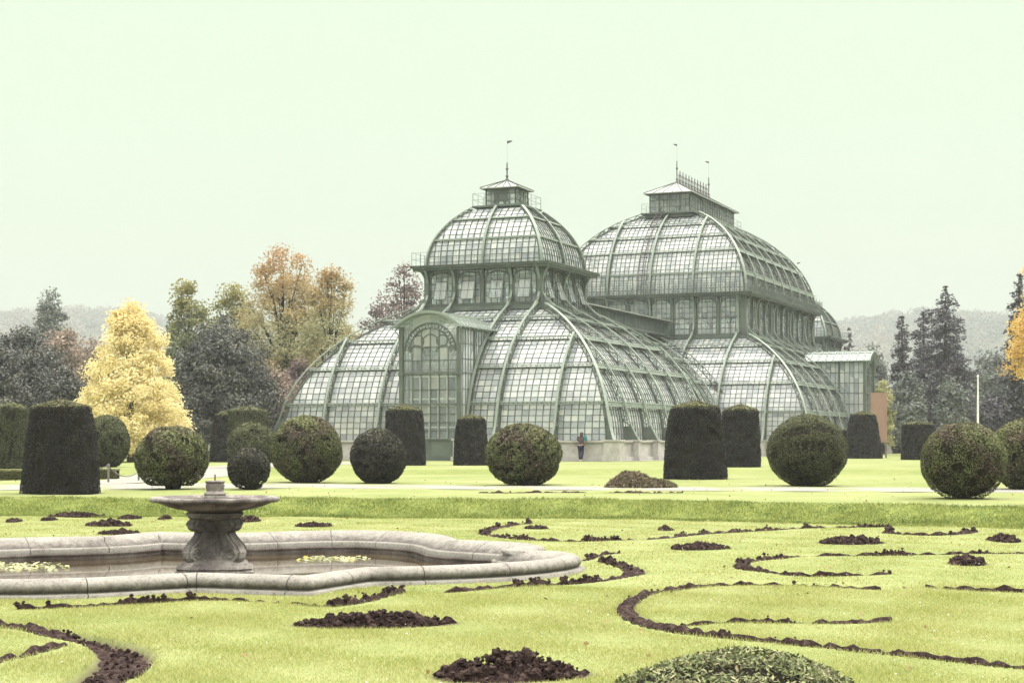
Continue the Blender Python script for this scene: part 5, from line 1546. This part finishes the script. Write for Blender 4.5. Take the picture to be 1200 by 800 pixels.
# ------------------------------------------------------------------ the person at the wall
def person():
    wx, wy = house_world(9.62, -12.0)
    root = empty('person', (wx, wy, .5), -TH); tag(root, 'person in a brown jacket and blue jeans leaning on the pale wall, seen from behind', 'person')
    def skin(name, verts, edges, rad, mat, rootv=0):
        me = bpy.data.meshes.new(name); me.from_pydata(verts, edges, [])
        o = bpy.data.objects.new(name, me); COL.objects.link(o); o.parent = root
        o.modifiers.new('skin', 'SKIN'); 
        for i, r in enumerate(rad):
            sv = me.skin_vertices[0].data[i]; sv.radius = (r, r) if not isinstance(r, tuple) else r; sv.use_root = (i == rootv)
        s = o.modifiers.new('sub', 'SUBSURF'); s.levels = s.render_levels = 2
        me.materials.append(mat); return o
    for nm in ('x',):
        pass
    SK = mat_noise('skin', [(.3, (.36, .22, .17)), (.7, (.42, .27, .21))], 5, .5)
    JK = mat_noise('jacket', [(.3, (.05, .03, .034)), (.7, (.08, .052, .055))], 12, .9)
    JE = mat_noise('jeans', [(.3, (.016, .017, .045)), (.7, (.028, .03, .075))], 14, .9)
    HA = mat_noise('hair', [(.3, (.02, .012, .010)), (.7, (.05, .03, .025))], 14, .6)
    SH = mat_noise('shoe', [(.3, (.4, .38, .36)), (.7, (.5, .48, .46))], 8, .7)
    # body: pelvis, spine leaning to the wall (+y), head, arms resting on the wall top, legs
    V = [(0, 0, .92), (0, .05, 1.12), (0, .12, 1.32), (0, .15, 1.44), (0, .17, 1.50), (0, .20, 1.58), (0, .21, 1.66),
         (-.17, .12, 1.38), (-.24, .20, 1.20), (-.14, .42, 1.215), (-.08, .48, 1.225),
         (.17, .12, 1.38), (.24, .20, 1.20), (.14, .42, 1.215), (.08, .48, 1.225),
         (-.09, 0, .86), (-.08, .03, .48), (-.05, -.02, .09), (-.05, .10, .04),
         (.09, 0, .86), (.09, .05, .48), (.04, .02, .09), (.045, .14, .04)]
    E_ = [(0, 1), (1, 2), (2, 3), (3, 4), (4, 5), (5, 6), (2, 7), (7, 8), (8, 9), (9, 10), (2, 11), (11, 12), (12, 13), (13, 14), (0, 15), (15, 16), (16, 17), (17, 18), (0, 19), (19, 20), (20, 21), (21, 22)]
    r = [(.15, .11), (.13, .10), (.15, .10), .07, .055, .095, .085, .07, .05, .04, .03, .07, .05, .04, .03, .095, .065, .045, .035, .095, .065, .045, .035]
    skin('body', V, E_, r, SK)
    skin('jacket', [(0, 0, .90), (0, .05, 1.12), (0, .12, 1.33), (0, .15, 1.43), (-.175, .12, 1.385), (-.245, .20, 1.20), (-.15, .40, 1.215), (.175, .12, 1.385), (.245, .20, 1.20), (.15, .40, 1.215)],
         [(0, 1), (1, 2), (2, 3), (2, 4), (4, 5), (5, 6), (2, 7), (7, 8), (8, 9)], [(.185, .14), (.165, .13), (.18, .125), .085, .09, .068, .055, .09, .068, .055], JK)
    skin('jeans', [(0, 0, .94), (-.095, 0, .85), (-.082, .03, .48), (-.05, -.02, .10), (.095, 0, .85), (.092, .05, .48), (.042, .02, .10)], [(0, 1), (1, 2), (2, 3), (0, 4), (4, 5), (5, 6)], [(.165, .125), .11, .078, .06, .11, .078, .06], JE)
    skin('hair', [(0, .20, 1.67), (0, .15, 1.60), (0, .09, 1.48), (0, .06, 1.36)], [(0, 1), (1, 2), (2, 3)], [.105, .12, .105, .05], HA)
    for (x, y) in ((-.05, .02), (.043, .06)):
        m = MB(); m.lathe([(.6, 0), (1, .02), (1, .06), (.7, .10), (.3, .12)], 12)
        o = m.build('shoe', SH, root, smooth=True); o.location = (x, y, 0); o.scale = (.05, .13, .8)
    m = MB()
    pr = [(.0, -.13), (.75, -.12), (1, -.05), (1, .08), (.8, .13), (.0, .14)]
    m.lathe([(max(a, .02), z) for a, z in pr], 16)
    b = m.build('bag', mat_noise('teal_cloth', [(.3, (.03, .13, .16)), (.7, (.05, .19, .22))], 10, .8), smooth=True)
    b.scale = (.13, .07, 1.05); b.location = (wx+.24, wy+.0, 1.80); b.rotation_euler = (0, .1, -TH)
    m2 = MB(); m2.tube([(-.8, .1, .1), (-.6, .1, .17), (-.1, .1, .20), (.5, .1, .17), (.7, 0, .1)], .03, 6); m2.build('strap', bpy.data.materials['teal_cloth'], b)
    tag(b, 'teal shoulder bag hanging at the right side of the person', 'bag')
person()

# ------------------------------------------------------------------ haze, light, camera
def haze():
    m = bpy.data.materials.new('haze_air'); m.use_nodes = True; nt = m.node_tree
    nt.nodes.remove(nt.nodes['Principled BSDF'])
    v = nt.nodes.new('ShaderNodeVolumePrincipled'); v.inputs['Color'].default_value = (*HAZE_COL, 1); v.inputs['Density'].default_value = HAZE_D
    v.inputs['Anisotropy'].default_value = 0.
    nt.links.new(v.outputs[0], nt.nodes['Material Output'].inputs['Volume'])
    b = MB(); b.box((0, 1350, 104), (3400, 3100, 214)); o = b.build('haze', m)
    tag(o, 'pale autumn haze in the air', 'haze', kind='stuff')
HAZE_D = .0005; HAZE_COL = (.575, .59, .595)
haze()

EXPO = 1.0
w = bpy.data.worlds.new('World'); scene.world = w; w.use_nodes = True
nt = w.node_tree; bg = nt.nodes['Background']
sky = nt.nodes.new('ShaderNodeTexSky'); sky.sky_type = 'NISHITA'; sky.sun_disc = False
SUN_EL, SUN_AZ = 48., 55.       # azimuth clockwise from +Y
sky.sun_elevation = R(SUN_EL); sky.sun_rotation = R(SUN_AZ)
tc = nt.nodes.new('ShaderNodeTexCoord'); sp = nt.nodes.new('ShaderNodeSeparateXYZ'); nt.links.new(tc.outputs['Generated'], sp.inputs[0])
mr = nt.nodes.new('ShaderNodeMapRange'); mr.interpolation_type = 'SMOOTHSTEP'
mr.inputs[1].default_value, mr.inputs[2].default_value = .27, .95; mr.inputs[3].default_value, mr.inputs[4].default_value = 0, 1
nt.links.new(sp.outputs[2], mr.inputs[0])
k = 1/.05/2**EXPO
LOWSKY = (.85*k, 1.03*k, .78*k); HIGH = 6.5; HIGHSKY = (1.0*k*HIGH, .97*k*HIGH, .88*k*HIGH)
ov = mixc(nt, mr.outputs[0], LOWSKY, HIGHSKY)           # the overcast cloud deck, brighter overhead
fin = mixc(nt, .03, ov, sky.outputs[0])
nt.links.new(fin, bg.inputs['Color']); bg.inputs['Strength'].default_value = .05
sun = bpy.data.lights.new('sun', 'SUN'); sun.energy = 1.5; sun.angle = R(14); sun.color = (1, .95, .86)
so = bpy.data.objects.new('sun', sun); COL.objects.link(so)
d = Vector((math.sin(R(SUN_AZ))*math.cos(R(SUN_EL)), math.cos(R(SUN_AZ))*math.cos(R(SUN_EL)), math.sin(R(SUN_EL))))
so.rotation_euler = (-d).to_track_quat('-Z', 'Y').to_euler()

cam = bpy.data.cameras.new('camera'); co = bpy.data.objects.new('camera', cam); COL.objects.link(co)
co.location = (0, 0, CAMZ); co.rotation_euler = (R(90), 0, 0)
cam.sensor_width = 36; cam.lens = 36*F/1200; cam.shift_y = (HOR-400)/1200
cam.clip_end = 8000; cam.clip_start = .1
scene.camera = co
scene.view_settings.view_transform = 'Standard'; scene.view_settings.look = 'None'
scene.view_settings.exposure = EXPO; scene.view_settings.gamma = 1; scene.view_settings.use_curve_mapping = False
cy = scene.cycles
cy.use_denoising = True; cy.max_bounces = 6; cy.diffuse_bounces = 3; cy.glossy_bounces = 3; cy.transparent_max_bounces = 12; cy.transmission_bounces = 3; cy.volume_bounces = 0
cy.use_adaptive_sampling = True; cy.adaptive_threshold = .02
